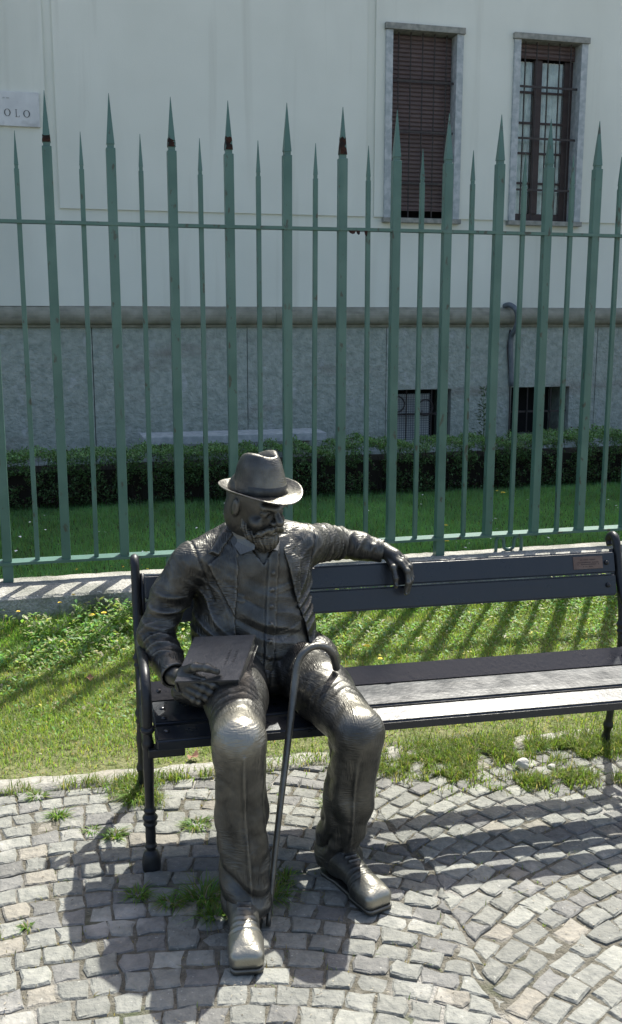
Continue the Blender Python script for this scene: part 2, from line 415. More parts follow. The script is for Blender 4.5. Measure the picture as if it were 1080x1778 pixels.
# ---------------------------------------------------------------- building
YB = 10.3
bld = empty('building', (3, YB, .09))
bld_off = Vector((3, YB, .09))
def bpart(name, bm, m, parent=None, smooth=False):
    me = bm_mesh(name, bm); me.transform(Matrix.Translation(-bld_off))
    o = link(name, me, m, parent or bld, smooth); return o
tag(bld, 'pale stucco building with grey stone base behind the railing', 'building')
W1 = (3.475, 4.315, 2.615, 4.53); W2 = (4.887, 5.738, 2.62, 4.53)
B1 = (3.56, 4.29, .30, .86); B2 = (5.01, 5.73, .30, .865)
def holed(bm, x0, x1, z0, z1, holes, y, ys=None):
    xs = sorted({x0, x1, *[h[0] for h in holes], *[h[1] for h in holes]}); zs = sorted({z0, z1, *[h[2] for h in holes], *[h[3] for h in holes]})
    xs = [x for x in xs if x0 <= x <= x1]; zs = [z for z in zs if z0 <= z <= z1]
    for a, b in zip(xs[:-1], xs[1:]):
        for c, d in zip(zs[:-1], zs[1:]):
            mx_, mz = (a+b)/2, (c+d)/2
            if any(h[0] < mx_ < h[1] and h[2] < mz < h[3] for h in holes): continue
            bm.faces.new([bm.verts.new(p) for p in ((a, y, c), (b, y, c), (b, y, d), (a, y, d))])
    if ys is not None:                                # outer returns back to plane ys
        for (p, q) in (((x0, z0), (x1, z0)), ((x1, z0), (x1, z1)), ((x1, z1), (x0, z1)), ((x0, z1), (x0, z0))):
            bm.faces.new([bm.verts.new(r) for r in ((p[0], y, p[1]), (p[0], ys, p[1]), (q[0], ys, q[1]), (q[0], y, q[1]))])
bm = bmesh.new()
holed(bm, -9, 15, 1.6, 8.27, [W1, W2], YB+.022)
bpart('wall', bm, MAT['stucco'])
bm = bmesh.new(); box(bm, -9, 15, YB+.8, YB+9, -.1, 8.27); bpart('rear_block', bm, MAT['stucco'])
bm = bmesh.new(); box(bm, -9.3, 15.3, YB-.02, YB+9.2, 8.272, 8.34); bpart('roof', bm, MAT['ledge'])
for x0, x1 in ((-3.4, .113), ):
    bm = bmesh.new(); holed(bm, x0, x1, 1.735, 8.2, [], YB-.004, YB+.0215); bpart('pilaster', bm, MAT['stucco'])
for x0, x1, hs in ((.203, 3.285, []), (3.375, 9.4, [W1, W2])):
    bm = bmesh.new(); holed(bm, x0, x1, 2.657, 8.2, [h if h[2] > 2.657 else (h[0], h[1], 2.657, h[3]) for h in hs], YB+.002, YB+.0215)
    bpart('wall_panel', bm, MAT['stucco'])
# rounded string course, in lengths
xs = [-9, -5.1, -1.4, 2.31, 4.93, 8.4, 15]
for a, b in zip(xs[:-1], xs[1:]):
    bm = bmesh.new(); prof = [(YB+.02, 1.528), (YB-.015, 1.53), (YB-.02, 1.552)]
    prof += [(YB-.02-.062*sin(t), 1.632-.078*cos(t)) for t in np.linspace(.05, pi-.25, 9)]
    prof += [(YB-.02, 1.722), (YB+.02, 1.737)]
    r0 = [bm.verts.new((a+.0015, y, z)) for y, z in prof]; r1 = [bm.verts.new((b-.0015, y, z)) for y, z in prof]
    for j in range(len(prof)-1): bm.faces.new((r0[j], r1[j], r1[j+1], r0[j+1]))
    bm.faces.new(r0); bm.faces.new(list(reversed(r1)))
    bpart('string_course', bm, MAT['ledge'], None, False)
# base of large upright gneiss slabs
js = [-9, -7, -4.9, -3.0, -1.2, .455, 2.02, 3.535, 4.212, 5.10, 6.05, 7.9, 9.8, 12, 15]
rk = np.random.default_rng(8)
for a, b in zip(js[:-1], js[1:]):
    bm = bmesh.new(); y = YB+.012+rk.uniform(-.004, .004)
    hs = [h for h in (B1, B2)]
    x0, x1 = a+.0035, b-.0035
    hl = [(max(h[0], x0), min(h[1], x1), h[2], h[3]) for h in hs if h[1] > x0 and h[0] < x1]
    holed(bm, x0, x1, .05, 1.527, hl, y, y+.03)
    bpart('stone_slab', bm, MAT['slab'])
bm = bmesh.new()
holed(bm, -9, 15, .0, 1.6, [B1, B2], YB+.04); bpart('base_backing', bm, MAT['void'])
# upper windows
def window(nm, Wd, kind):
    x0, x1, z0, z1 = Wd; D = .20
    bm = bmesh.new(); yb = YB+D+.14
    # dark reveal box
    P = lambda *a: bm.verts.new(a)
    y = YB+.0225
    bm.faces.new([P(x0, yb, z0), P(x1, yb, z0), P(x1, yb, z1), P(x0, yb, z1)])
    for (p, q) in (((x0, z0), (x0, z1)), ((x1, z0), (x1, z1)), ((x0, z0), (x1, z0)), ((x0, z1), (x1, z1))):
        bm.faces.new([P(p[0], y, p[1]), P(q[0], y, q[1]), P(q[0], yb, q[1]), P(p[0], yb, p[1])])
    w = bpart('window', bm, MAT['void'])
    jw = .074
    def sp(name, a, b, c, d, e, f, m, bev=.004):
        bm = bmesh.new(); box(bm, a, b, c, d, e, f, bev); return bpart(name, bm, m, w)
    sp('lintel', x0-.012, x1+.012, YB-.045, YB+D, z1-.048, z1+.012, MAT['lintel'])
    sp('sill', x0-.012, x1+.012, YB-.050, YB+D, z0-.012, z0+.036, MAT['lintel'])
    sp('jamb', x0, x0+jw, YB-.026, YB+D, z0+.037, z1-.049, MAT['jamb'])
    sp('jamb', x1-jw, x1, YB-.026, YB+D, z0+.037, z1-.049, MAT['jamb'])
    a, b, c, d = x0+jw, x1-jw, z0+.037, z1-.049
    def shutter(za, zb):
        bm = bmesh.new(); h = .042; z = zb
        while z > za+.005:
            zz = max(z-h, za)
            pr = [(YB+.118, z-.0045), (YB+.106, z-.012), (YB+.106, zz+.006), (YB+.112, zz), (YB+.118, zz)]
            r0 = [bm.verts.new((a+.01, y_, z_)) for y_, z_ in pr]; r1 = [bm.verts.new((b-.01, y_, z_)) for y_, z_ in pr]
            for j in range(4): bm.faces.new((r0[j], r0[j+1], r1[j+1], r1[j]))
            # ventilation nicks
            z = zz
        box(bm, a+.002, b-.002, YB+.119, YB+.125, za, zb)
        return bpart('shutter', bm, MAT['shutter'], w)
    if kind == 0:
        shutter(c+.10, d-.01)
        sp('shutter_bar', a+.004, b-.004, YB+.098, YB+.130, c+.085, c+.099, MAT['shutter'])
    else:
        shutter(d-.15, d-.005)
        fy = YB+.15
        sp('casement_frame', a, a+.035, fy, fy+.05, c, d-.151, MAT['wood_dark'])
        sp('casement_frame', b-.10, b, fy-.002, fy+.05, c, d-.151, MAT['wood_dark'])
        sp('casement_frame', a+.036, b-.101, fy, fy+.05, c, c+.09, MAT['wood_dark'])
        mx_ = a+.30
        sp('mullion', mx_-.055, mx_+.035, fy-.012, fy+.052, c+.091, d-.151, MAT['wood_dark'])
        zs_ = np.linspace(c+.10, d-.165, 6)
        for lo, hi in ((a+.036, mx_-.056), (mx_+.036, b-.101)):
            for i, z in enumerate(zs_[1:-1]):
                sp('glazing_bar', lo, hi, fy+.006, fy+.036, z-.011, z+.011, MAT['wood_dark'], .002)
            cxx = lo+(hi-lo)*.5
            for i in range(5):
                sp('pane', lo+.001, hi-.001, fy+.018, fy+.022, zs_[i]+(.0115 if i else .0), zs_[i+1]-.0115, MAT['glass_'], 0)
        bm = bmesh.new(); n = 60
        r0, r1 = [], []
        for i in range(n+1):
            x = a+.03+(b-a-.1)*i/n; yy = fy+.055+.01*sin(i*1.7)+.006*sin(i*.63)
            r0.append(bm.verts.new((x, yy, c+.08))); r1.append(bm.verts.new((x, yy, d-.16)))
        for i in range(n): bm.faces.new((r0[i], r0[i+1], r1[i+1], r1[i]))
        bpart('curtain', bm, MAT['curtain'], w, True)
    # wrought grille standing in the reveal
    gy = YB+.05
    nb = 5
    for i in range(nb):
        x = a+(b-a)*(i+.65)/(nb+.3)
        o = bpart('grille_bar', _t([(x, gy, c), (x, gy, d)], .0075), MAT['grille'], w)
    for i, f in enumerate((.195, .475, .745) if kind == 0 else (.18, .47, .755)):
        z = c+(d-c)*f
        bm = bmesh.new(); box(bm, a, b, gy-.016, gy-.009, z-.011, z+.011); bpart('grille_rail', bm, MAT['grille'], w)
    return w
def _t(pts, r, n=6):
    bm = bmesh.new(); tube(bm, pts, r, n); return bm
m = bpy.data.materials.new('pane_glass'); m.use_nodes = True
n_ = m.node_tree.nodes; l_ = m.node_tree.links; p_ = n_['Principled BSDF']
p_.inputs['Base Color'].default_value = (.9, .95, .95, 1); p_.inputs['Roughness'].default_value = .05
tr = n_.new('ShaderNodeBsdfTransparent'); tr.inputs[0].default_value = (.92, .95, .95, 1)
gl = n_.new('ShaderNodeBsdfGlossy'); gl.inputs['Roughness'].default_value = .06
fr = n_.new('ShaderNodeFresnel'); fr.inputs[0].default_value = 1.5
ms = n_.new('ShaderNodeMixShader'); l_.new(fr.outputs[0], ms.inputs[0]); l_.new(tr.outputs[0], ms.inputs[1]); l_.new(gl.outputs[0], ms.inputs[2])
l_.new(ms.outputs[0], n_['Material Output'].inputs['Surface'])
MAT['glass_'] = m
wA = window('w', W1, 0); wA['label'] = 'tall window closed by a brown roller shutter'
wB = window('w', W2, 1); wB['label'] = 'tall window with dark casement, lace curtain and half raised shutter'
# basement windows
def low_window(Wd, rings):
    x0, x1, z0, z1 = Wd
    bm = bmesh.new(); yb = YB+.5; P = lambda *a: bm.verts.new(a)
    bm.faces.new([P(x0, yb, z0), P(x1, yb, z0), P(x1, yb, z1), P(x0, yb, z1)])
    w = bpart('basement_window', bm, MAT['void'])
    bm = bmesh.new(); P = lambda *a: bm.verts.new(a)
    for (p, q) in (((x0, z0), (x0, z1)), ((x1, z0), (x1, z1)), ((x0, z0), (x1, z0)), ((x0, z1), (x1, z1))):
        bm.faces.new([P(p[0], YB+.013, p[1]), P(q[0], YB+.013, q[1]), P(q[0], yb, q[1]), P(p[0], yb, p[1])])
    bpart('reveal', bm, MAT['slab'], w)
    gy = YB+.07
    nb = 5
    for i in range(nb):
        x = x0+(x1-x0)*(i+.6)/nb
        bpart('grille_bar', _t([(x, gy, z0), (x, gy, z1)], .008), MAT['grille'], w)
    bm = bmesh.new(); box(bm, x0, x1, gy+.009, gy+.016, .575, .597); bpart('grille_rail', bm, MAT['grille'], w)
    if rings:
        bm = bmesh.new(); s = .026                    # wire mesh behind the bars
        x = x0+.01
        while x < x1-.18: box(bm, x, x+.0045, gy+.03, gy+.0335, z0, z1-.045); x += s
        z = z0
        while z < z1-.05: box(bm, x0, x1-.19, gy+.034, gy+.0375, z, z+.0045); z += s
        bpart('wire_mesh', bm, MAT['pipe'], w)
        bm = bmesh.new(); box(bm, x0, x1-.19, gy+.10, gy+.104, z0, z1-.06); bpart('back_pane', bm, MAT['marble'], w)
        for cx_, cz in ((3.68, .70), (4.01, .66)):
            bpart('grille_ring', _t([(cx_+.085*cos(t), gy-.02, cz+.085*sin(t)) for t in np.linspace(0, 2*pi, 25)], .009), MAT['grille'], w, True)
        bpart('grille_hook', _t([(3.97, gy-.02, .63), (3.97, gy-.02, .585), (4.06, gy-.02, .585)], .007), MAT['grille'], w, True)
    return w
low_window(B1, True); low_window(B2, False)
# conduit climbing over the string course
pp = catmull([(4.90, YB+.03, 1.752), (4.915, YB-.06, 1.765), (4.955, YB-.13, 1.72), (4.985, YB-.135, 1.62), (4.975, YB-.10, 1.50), (4.965, YB-.03, 1.42), (4.975, YB-.015, 1.2), (5.0, YB-.015, .88)], 6)
o = tubeo('conduit', pp, .029, MAT['pipe']); tag(o, 'grey conduit pipe bending over the stone ledge above the right basement window', 'pipe')
o = tubeo('cable', catmull([(4.955, YB-.02, 1.5), (4.94, YB-.012, 1.3), (4.965, YB-.012, 1.05), (4.985, YB-.012, .80), (4.99, YB-.012, .1)], 6), .009, MAT['grille'])
tag(o, 'thin dark cable running down the stone base beside the conduit pipe', 'cable')
# marble sign
sg = boxo('marble_sign', -1.3, .055, YB-.031, YB-.005, 3.382, 3.688, MAT['marble'], None, .003)
tag(sg, 'pale marble wall plaque with engraved capitals at upper left', 'sign')
def letterO(cx_, cz, w, h, th):
    bm = bmesh.new(); n = 28; y = YB-.0345; A, B = [], []
    for i in range(n):
        t = 2*pi*i/n; k = th*(.55+.75*abs(cos(t)))
        A.append(bm.verts.new((cx_+w*cos(t), y, cz+h*sin(t)))); B.append(bm.verts.new((cx_+(w-k)*cos(t), y, cz+(h-k*.8)*sin(t))))
    for i in range(n): bm.faces.new((A[i], A[(i+1) % n], B[(i+1) % n], B[i]))
    return link('letter', bm_mesh('letter', bm), MAT['engraved'], sg)
letterO(-.236, 3.500, .029, .033, .007); letterO(-.063, 3.495, .030, .033, .007)
bm = bmesh.new(); y = YB-.0345
for (a, b, c, d) in ((-.160, -.154, 3.467, 3.529), (-.166, -.148, 3.527, 3.530), (-.166, -.127, 3.463, 3.4665), (-.130, -.127, 3.467, 3.478)):
    bm.faces.new([bm.verts.new(p) for p in ((a, y, c), (b, y, c), (b, y, d), (a, y, d))])
link('letter', bm_mesh('letter', bm), MAT['engraved'], sg)
# faint small line above
bm = bmesh.new()
for a in (-.272, -.262, -.238, -.229, -.22):
    bm.faces.new([bm.verts.new(p) for p in ((a, y, 3.622), (a+.004, y, 3.622), (a+.006, y, 3.634), (a+.002, y, 3.634))])
link('faint_lettering', bm_mesh('faint', bm), MAT['lintel'], sg)
# stone bench against the wall
sb = empty('stone_bench', (1.85, 9.75, .09)); tag(sb, 'low grey stone bench against the building behind the hedge', 'bench')
def par_box(name, p, x0, x1, y0, y1, z0, z1, m, bev=.006):
    o = boxo(name, x0, x1, y0, y1, z0, z1, m, None, bev); o.data.transform(Matrix.Translation(-p.location)); o.parent = p; return o
par_box('seat_slab', sb, .86, 2.66, 9.55, 9.98, .43, .508, MAT['jamb'])
par_box('support', sb, 1.05, 1.25, 9.60, 9.93, .08, .429, MAT['concrete']); par_box('support', sb, 2.30, 2.5, 9.60, 9.93, .08, .429, MAT['concrete'])

# ---------------------------------------------------------------- plinth of the railing
pl = boxo('plinth_core', -6, 9, 5.225, 5.63, -.06, .185, MAT['concrete']); bpy.data.objects.remove(pl)
bm = bmesh.new(); xs = np.arange(-5, 9, .045); rk = np.random.default_rng(12)
rows = []
for x in xs:
    n1, n2, n3 = rk.normal(0, .0035, 3)
    rows.append([bm.verts.new(p) for p in ((x, 5.300+n1, -.05), (x, 5.298+n2, .06+rk.normal(0, .004)), (x, 5.295+n3, .12), (x, 5.296+n1*.7, .162), (x, 5.312+n2*.6, .176+n1*.5), (x, 5.47, .195+n2*.4), (x, 5.612+n3*.5, .2+n3*.3), (x, 5.622, .19), (x, 5.625, -.05))])
for a, b in zip(rows[:-1], rows[1:]):
    for j in range(len(a)-1): bm.faces.new((a[j], b[j], b[j+1], a[j+1]))
tag(link('plinth', bm_mesh('plinth', bm), MAT['concrete'], None, False), 'low rough gravel concrete plinth carrying the green railing', 'wall')

# ---------------------------------------------------------------- railing
YF = 5.553
fen = empty('iron_fence', (1.6, YF, .2)); FO = Vector((1.6, YF, .2))
tag(fen, 'tall green iron railing with spear tips on the concrete plinth', 'fence')
def pyr(bm, w, d, z0, z1, neck=.35):
    b = [bm.verts.new(p) for p in ((-w, -d, z0), (w, -d, z0), (w, d, z0), (-w, d, z0))]
    q = .0012
    t = [bm.verts.new(p) for p in ((-q, -q, z1), (q, -q, z1), (q, q, z1), (-q, q, z1))]
    bm.faces.new(list(reversed(b))); bm.faces.new(t)
    for j in range(4): bm.faces.new((b[j], b[(j+1) % 4], t[(j+1) % 4], t[j]))
def bar_mesh(w, d, z0, z1, bev):
    bm = bmesh.new(); box(bm, -w, w, -d, d, z0, z1, bev); return bm_mesh('bar', bm)
def tip_mesh(w, d, z0, z1):
    bm = bmesh.new(); box(bm, -w*.78, w*.78, -d*.78, d*.78, z0, z0+.018); pyr(bm, w*.92, d*.92, z0+.0185, z1)
    return bm_mesh('tip', bm)
def rust_mesh(w, d, z0, ht):
    bm = bmesh.new(); rg = []; k = 12
    for q in range(5):
        h = ht*q/4; sc = (.93*(1-h/.268)+.035)
        if q == 0: sc *= .98
        ring = []
        for j in range(k):
            t = 2*pi*(j+.5)/k; ring.append(bm.verts.new((w*sc*max(-1, min(1, 1.35*cos(t)))+random.uniform(-.001, .001), d*sc*max(-1, min(1, 1.35*sin(t)))+random.uniform(-.001, .001), z0+h+(random.uniform(-.004, .012) if q == 4 else 0))))
        rg.append(ring)
    for a, b in zip(rg[:-1], rg[1:]):
        for j in range(k): bm.faces.new((a[j], a[(j+1) % k], b[(j+1) % k], b[j]))
    return bm_mesh('rust', bm)
big = bar_mesh(.0245, .0245, .292, 2.476, .0045); bigt = tip_mesh(.0225, .0225, 2.476, 2.745)
sml = bar_mesh(.0125, .0125, .292, 2.364, .003); smlt = tip_mesh(.0118, .0118, 2.364, 2.548)
for i in range(-9, 22):
    x = .0615+.3137*i
    jl = lambda s: random.uniform(-s, s)
    o = link('bar', big, MAT['green'], fen); o.location = (x-FO.x+jl(.002), 0, -.2+jl(.004)); o.rotation_euler = (jl(.0015), jl(.0018), 0)
    t = link('spear_tip', bigt, MAT['green'], o); t.rotation_euler.z = jl(.03)
    if i in (0, 2, 3, 5):
        r_ = link('rust_patch', rust_mesh(.0225, .0225, 2.495, {0: .03, 2: .035, 3: .062, 5: .085}[i]), MAT['rust'], o)
    s_ = link('thin_bar', sml, MAT['green'], fen); s_.location = (x-FO.x+.158+jl(.003), 0, -.2+jl(.006)); s_.rotation_euler = (jl(.002), jl(.003), 0)
    link('spear_tip', smlt, MAT['green'], s_)
    if (i+1) % 8 == 0:
        bm = bmesh.new(); box(bm, -.027, .027, -.027, .027, -.002, .095, .002)
        p = link('post_foot', bm_mesh('foot', bm), MAT['green'], fen); p.location = (x-FO.x, 0, 0)
def rail(name, z, hy, hz):
    bm = bmesh.new(); xs = np.arange(-4.6, 5.6, .1)
    rows = [[bm.verts.new((x, sy*hy, z-.2+sz*hz+.0012*sin(x*2.1))) for sy, sz in ((-1, -1), (1, -1), (1, 1), (-1, 1))] for x in xs]
    for a, b in zip(rows[:-1], rows[1:]):
        for j in range(4): bm.faces.new((a[j], a[(j+1) % 4], b[(j+1) % 4], b[j]))
    return link(name, bm_mesh(name, bm), MAT['green'], fen)
rail('top_rail', 2.097, .0285, .0085)
r_ = rail('bottom_rail', .304, .034, .0075); r_.data.transform(Matrix.Translation((0, 0, -.104))); r_.data.transform(Matrix.Rotation(radians(7), 4, 'X')); r_.data.transform(Matrix.Translation((0, 0, .104)))
# scroll feet under the bottom rail and a torn flake under the top rail
for x in (2.72, .70-.0, ):
    pts1 = []
    S = [(-.085, -.2+.2), (-.085, .04), (-.082, .075), (-.06, .088), (-.038, .075), (-.034, .04), (-.03, .018), (-.015, .008), (0, .006), (.015, .008), (.03, .018), (.034, .04), (.038, .075), (.06, .088), (.082, .075), (.085, .04), (.085, 0)]
    pts = catmull([(a, 0, b) for a, b in S], 3)
    bm = bmesh.new(); tube(bm, pts, .011, 8)
    o = link('scroll_foot', bm_mesh('scroll', bm), MAT['green'], fen, True); o.location = (x-FO.x-.0, 0, 0)
bm = bmesh.new()
for dx, w, h in ((.055, .022, .018), (.09, .012, .022), (.135, .010, .03)):
    V_ = [bm.verts.new((1.628-1.6+dx+a, -.030+b, 2.088-.2+c)) for a, b, c in ((-w, 0, .002), (w, .0, .002), (w*.6, -.004, -h*.8), (0, -.006, -h), (-w*.7, -.002, -h*.6))]
    bm.faces.new(V_)
link('paint_flake', bm_mesh('flake', bm), MAT['rust'], fen)
exec_marker = 0

# ================================================================= BENCH
BO = Vector((.232, 2.712, 0)); BR = radians(-2.35); BL = 1.757
bench = empty('park_bench', BO, BR)
tag(bench, 'dark painted park bench with cast iron ends and wooden slats', 'bench')
def slat(name, prof, x0, x1, m=None):
    """plank with rounded long edges; prof = rectangle corners in (y,z)"""
    bm = bmesh.new()
    P = [Vector((0, a, b)) for a, b in prof]
    r0 = [bm.verts.new((x0, p.y, p.z)) for p in P]; r1 = [bm.verts.new((x1, p.y, p.z)) for p in P]
    k = len(P)
    for j in range(k): bm.faces.new((r0[j], r0[(j+1) % k], r1[(j+1) % k], r1[j]))
    bm.faces.new(list(reversed(r0))); bm.faces.new(r1)
    bmesh.ops.recalc_face_normals(bm, faces=bm.faces[:])
    bmesh.ops.bevel(bm, geom=bm.edges[:], offset=.006, segments=3, affect='EDGES')
    return link(name, bm_mesh(name, bm), m or MAT['bench_wood'], bench, False)
def plank(y0, z0, y1, z1, th):
    """(y0,z0)->(y1,z1) top surface line from front to back, thickness below"""
    d = np.array((y1-y0, z1-z0)); d /= np.linalg.norm(d); nrm = np.array((d[1], -d[0]))*th
    return [(y0, z0), (y1, z1), (y1+nrm[0], z1+nrm[1]), (y0+nrm[0], z0+nrm[1])]
slat('seat_slat', plank(0.0, .419, .078, .434, .036), .022, BL-.022)
slat('seat_slat', plank(.116, .426, .166, .433, .026), .022, BL-.022)
slat('seat_slat', plank(.174, .421, .276, .433, .026), .022, BL-.022)
slat('seat_slat', plank(.352, .400, .424, .447, .026), .022, BL-.022)
def bslat(z0, z1, yb0, yb1):
    # front face from (yb0,z0) up to (yb1,z1), thickness behind
    d = np.array((yb1-yb0, z1-z0)); d /= np.linalg.norm(d); nrm = np.array((d[1], -d[0]))*.026
    slat('back_slat', [(yb0, z0), (yb1, z1), (yb1+nrm[0], z1+nrm[1]), (yb0+nrm[0], z0+nrm[1])], .026, BL-.026)
bslat(.614, .690, .502, .522); bslat(.693, .770, .523, .545)
def lathe(bm, prof, cx, cy, n=16, ax=None):
    rings = [[bm.verts.new((cx+r*cos(2*pi*j/n)+(ax(z)[0] if ax else 0), cy+r*sin(2*pi*j/n)+(ax(z)[1] if ax else 0), z)) for j in range(n)] for z, r in prof]
    for a, b in zip(rings[:-1], rings[1:]):
        for j in range(n): bm.faces.new((a[j], a[(j+1) % n], b[(j+1) % n], b[j]))
    bm.faces.new(list(reversed(rings[0]))); bm.faces.new(rings[-1])
def bench_end(x):
    fr = None
    # back post and arm in one sweeping casting
    post = catmull([(x, .625, .772), (x, .634, .790), (x, .624, .808), (x, .603, .815), (x, .584, .802), (x, .570, .765), (x, .552, .70), (x, .530, .64), (x, .502, .595), (x, .46, .575), (x, .38, .578), (x, .28, .592), (x, .18, .602), (x, .10, .596), (x, .055, .568), (x, .036, .52), (x, .034, .47), (x, .038, .437)], 6)
    fr = tubeo('side_frame', post, [.0125]*6+[.0150]*(len(post)-6), MAT['bench_iron'], bench, 12)
    bm = bmesh.new()
    for t in (.47,):
        tube(bm, [(x, .034, .452), (x, .035, .447), (x, .036, .440), (x, .037, .434)], [.016, .021, .021, .016], 14)
    link('collar', bm_mesh('collar', bm), MAT['bench_iron'], fr, True)
    # rear leg, kinked and ringed
    leg = catmull([(x, .556, .715), (x, .530, .63), (x, .508, .52), (x, .505, .42), (x, .520, .30), (x, .545, .17), (x, .565, .06), (x, .580, .0)], 8)
    L = []
    for p in leg:
        z = p[2]; r = .0135
        for zc, w, a in ((.50, .010, .007), (.475, .006, .005), (.30, .012, .006), (.27, .006, .004), (.20, .03, .004), (.085, .014, .006)): r += a*math.exp(-((z-zc)/w)**2)
        if z < .05: r += .010*(1-z/.05)
        L.append(r)
    fine = [leg[0]]; FR = [L[0]]
    for a, b in zip(leg[:-1], leg[1:]):
        for q in range(1, 5):
            p = a+(b-a)*q/4; fine.append(p); z = p[2]; r = .0135
            for zc, w, am in ((.50, .010, .007), (.475, .006, .005), (.30, .012, .006), (.27, .006, .004), (.20, .03, .004), (.085, .014, .006)): r += am*math.exp(-((z-zc)/w)**2)
            if z < .05: r += .010*(1-z/.05)
            FR.append(r)
    tubeo('leg', fine, FR, MAT['bench_iron'], bench, 12)
    # front leg, turned baluster
    bm = bmesh.new(); prof = []
    for z in np.linspace(0, .437, 110):
        r = .0135
        for zc, w, am in ((.165, .010, .0095), (.145, .006, .007), (.188, .006, .006), (.395, .012, .004), (.075, .006, .005), (.33, .06, .0025), (.11, .03, .002)): r += am*math.exp(-((z-zc)/w)**2)
        if z < .06: r = .0145+.0135*sqrt(max(0, 1-((z-.018)/.042)**2)) if z < .06 and abs(z-.018) < .042 else r
        prof.append((z, r))
    lathe(bm, prof, x, .045, 16)
    link('leg', bm_mesh('leg', bm), MAT['bench_iron'], bench, True)
    # curved seat bearer between the legs
    pts = catmull([(x, .505, .47), (x, .48, .44), (x, .42, .412), (x, .34, .395), (x, .25, .372), (x, .13, .380), (x, .05, .388)], 6)
    tubeo('seat_bearer', pts, .011, MAT['bench_iron'], bench, 10)
    pts = catmull([(x, .50, .40), (x, .45, .345), (x, .33, .318), (x, .18, .315), (x, .09, .285), (x, .052, .21)], 6)
    tubeo('brace', pts, .009, MAT['bench_iron'], bench, 10)
    s = 1 if x < 1 else -1
    o = boxo('seat_bracket', min(x, x+s*.105), max(x, x+s*.105), .012, .06, .362, .388, MAT['bench_iron'], bench, .004)
    tubeo('back_bracket', [(x+s*.022, .533, .612), (x+s*.022, .553, .69), (x+s*.022, .576, .77)], .008, MAT['bench_iron'], bench, 8)
    for (yy, zz, ry) in ((.5115, .652, 1), (.5335, .731, 1)):
        bm = bmesh.new(); lathe(bm, [(0, .009), (.003, .009), (.006, .0065), (.0072, .002)], 0, 0, 12)
        b_ = link('bolt', bm_mesh('bolt', bm), MAT['bolt' if False else 'bench_iron'], bench, True); b_.location = (x+s*.062, yy-.002, zz); b_.rotation_euler = (radians(75), 0, 0)
    for (yy, zz) in ((.045, .4295), (.141, .4305), (.225, .4275), (.388, .424)):
        bm = bmesh.new(); lathe(bm, [(0, .0085), (.003, .008), (.005, .005), (.0058, .0015)], 0, 0, 12)
        b_ = link('bolt', bm_mesh('bolt', bm), MAT['bolt'], bench, True); b_.location = (x+s*.055, yy, zz-.001)
        b_.rotation_euler = (radians(33 if yy == .388 else 7), 0, 0)
bench_end(0.0); bench_end(BL)
# small engraved plate screwed to the top back slat
pq = empty('plate_holder'); bpy.data.objects.remove(pq)
pm = Matrix.Translation(BO) @ Matrix.Rotation(BR, 4, 'Z')
bm = bmesh.new(); box(bm, -.058, .058, -.0025, 0, -.023, .023, .0008)
plq = link('name_plate', bm_mesh('plate', bm), MAT['plaque'], bench); plq.location = (1.622, .5348, .7335); plq.rotation_euler = (radians(-15.5), 0, 0)
plq['label'] = 'small coppery plate with worn tiny lettering'
bm = bmesh.new(); rp = random.Random(4)
for z, n, w in ((.011, 13, .062), (.001, 19, .086), (-.006, 21, .088), (-.014, 9, .04)):
    for k in range(n):
        x = -w/2+w*k/n
        if rp.random() < .12: continue
        hh = .0019
        bm.faces.new([bm.verts.new(p) for p in ((x, -.0029, z-hh), (x+w/n*.62, -.0029, z-hh), (x+w/n*.62, -.0029, z+hh*rp.uniform(.3, 1)), (x, -.0029, z+hh))])
link('worn_lettering', bm_mesh('lt', bm), MAT['plaque_text'], plq)

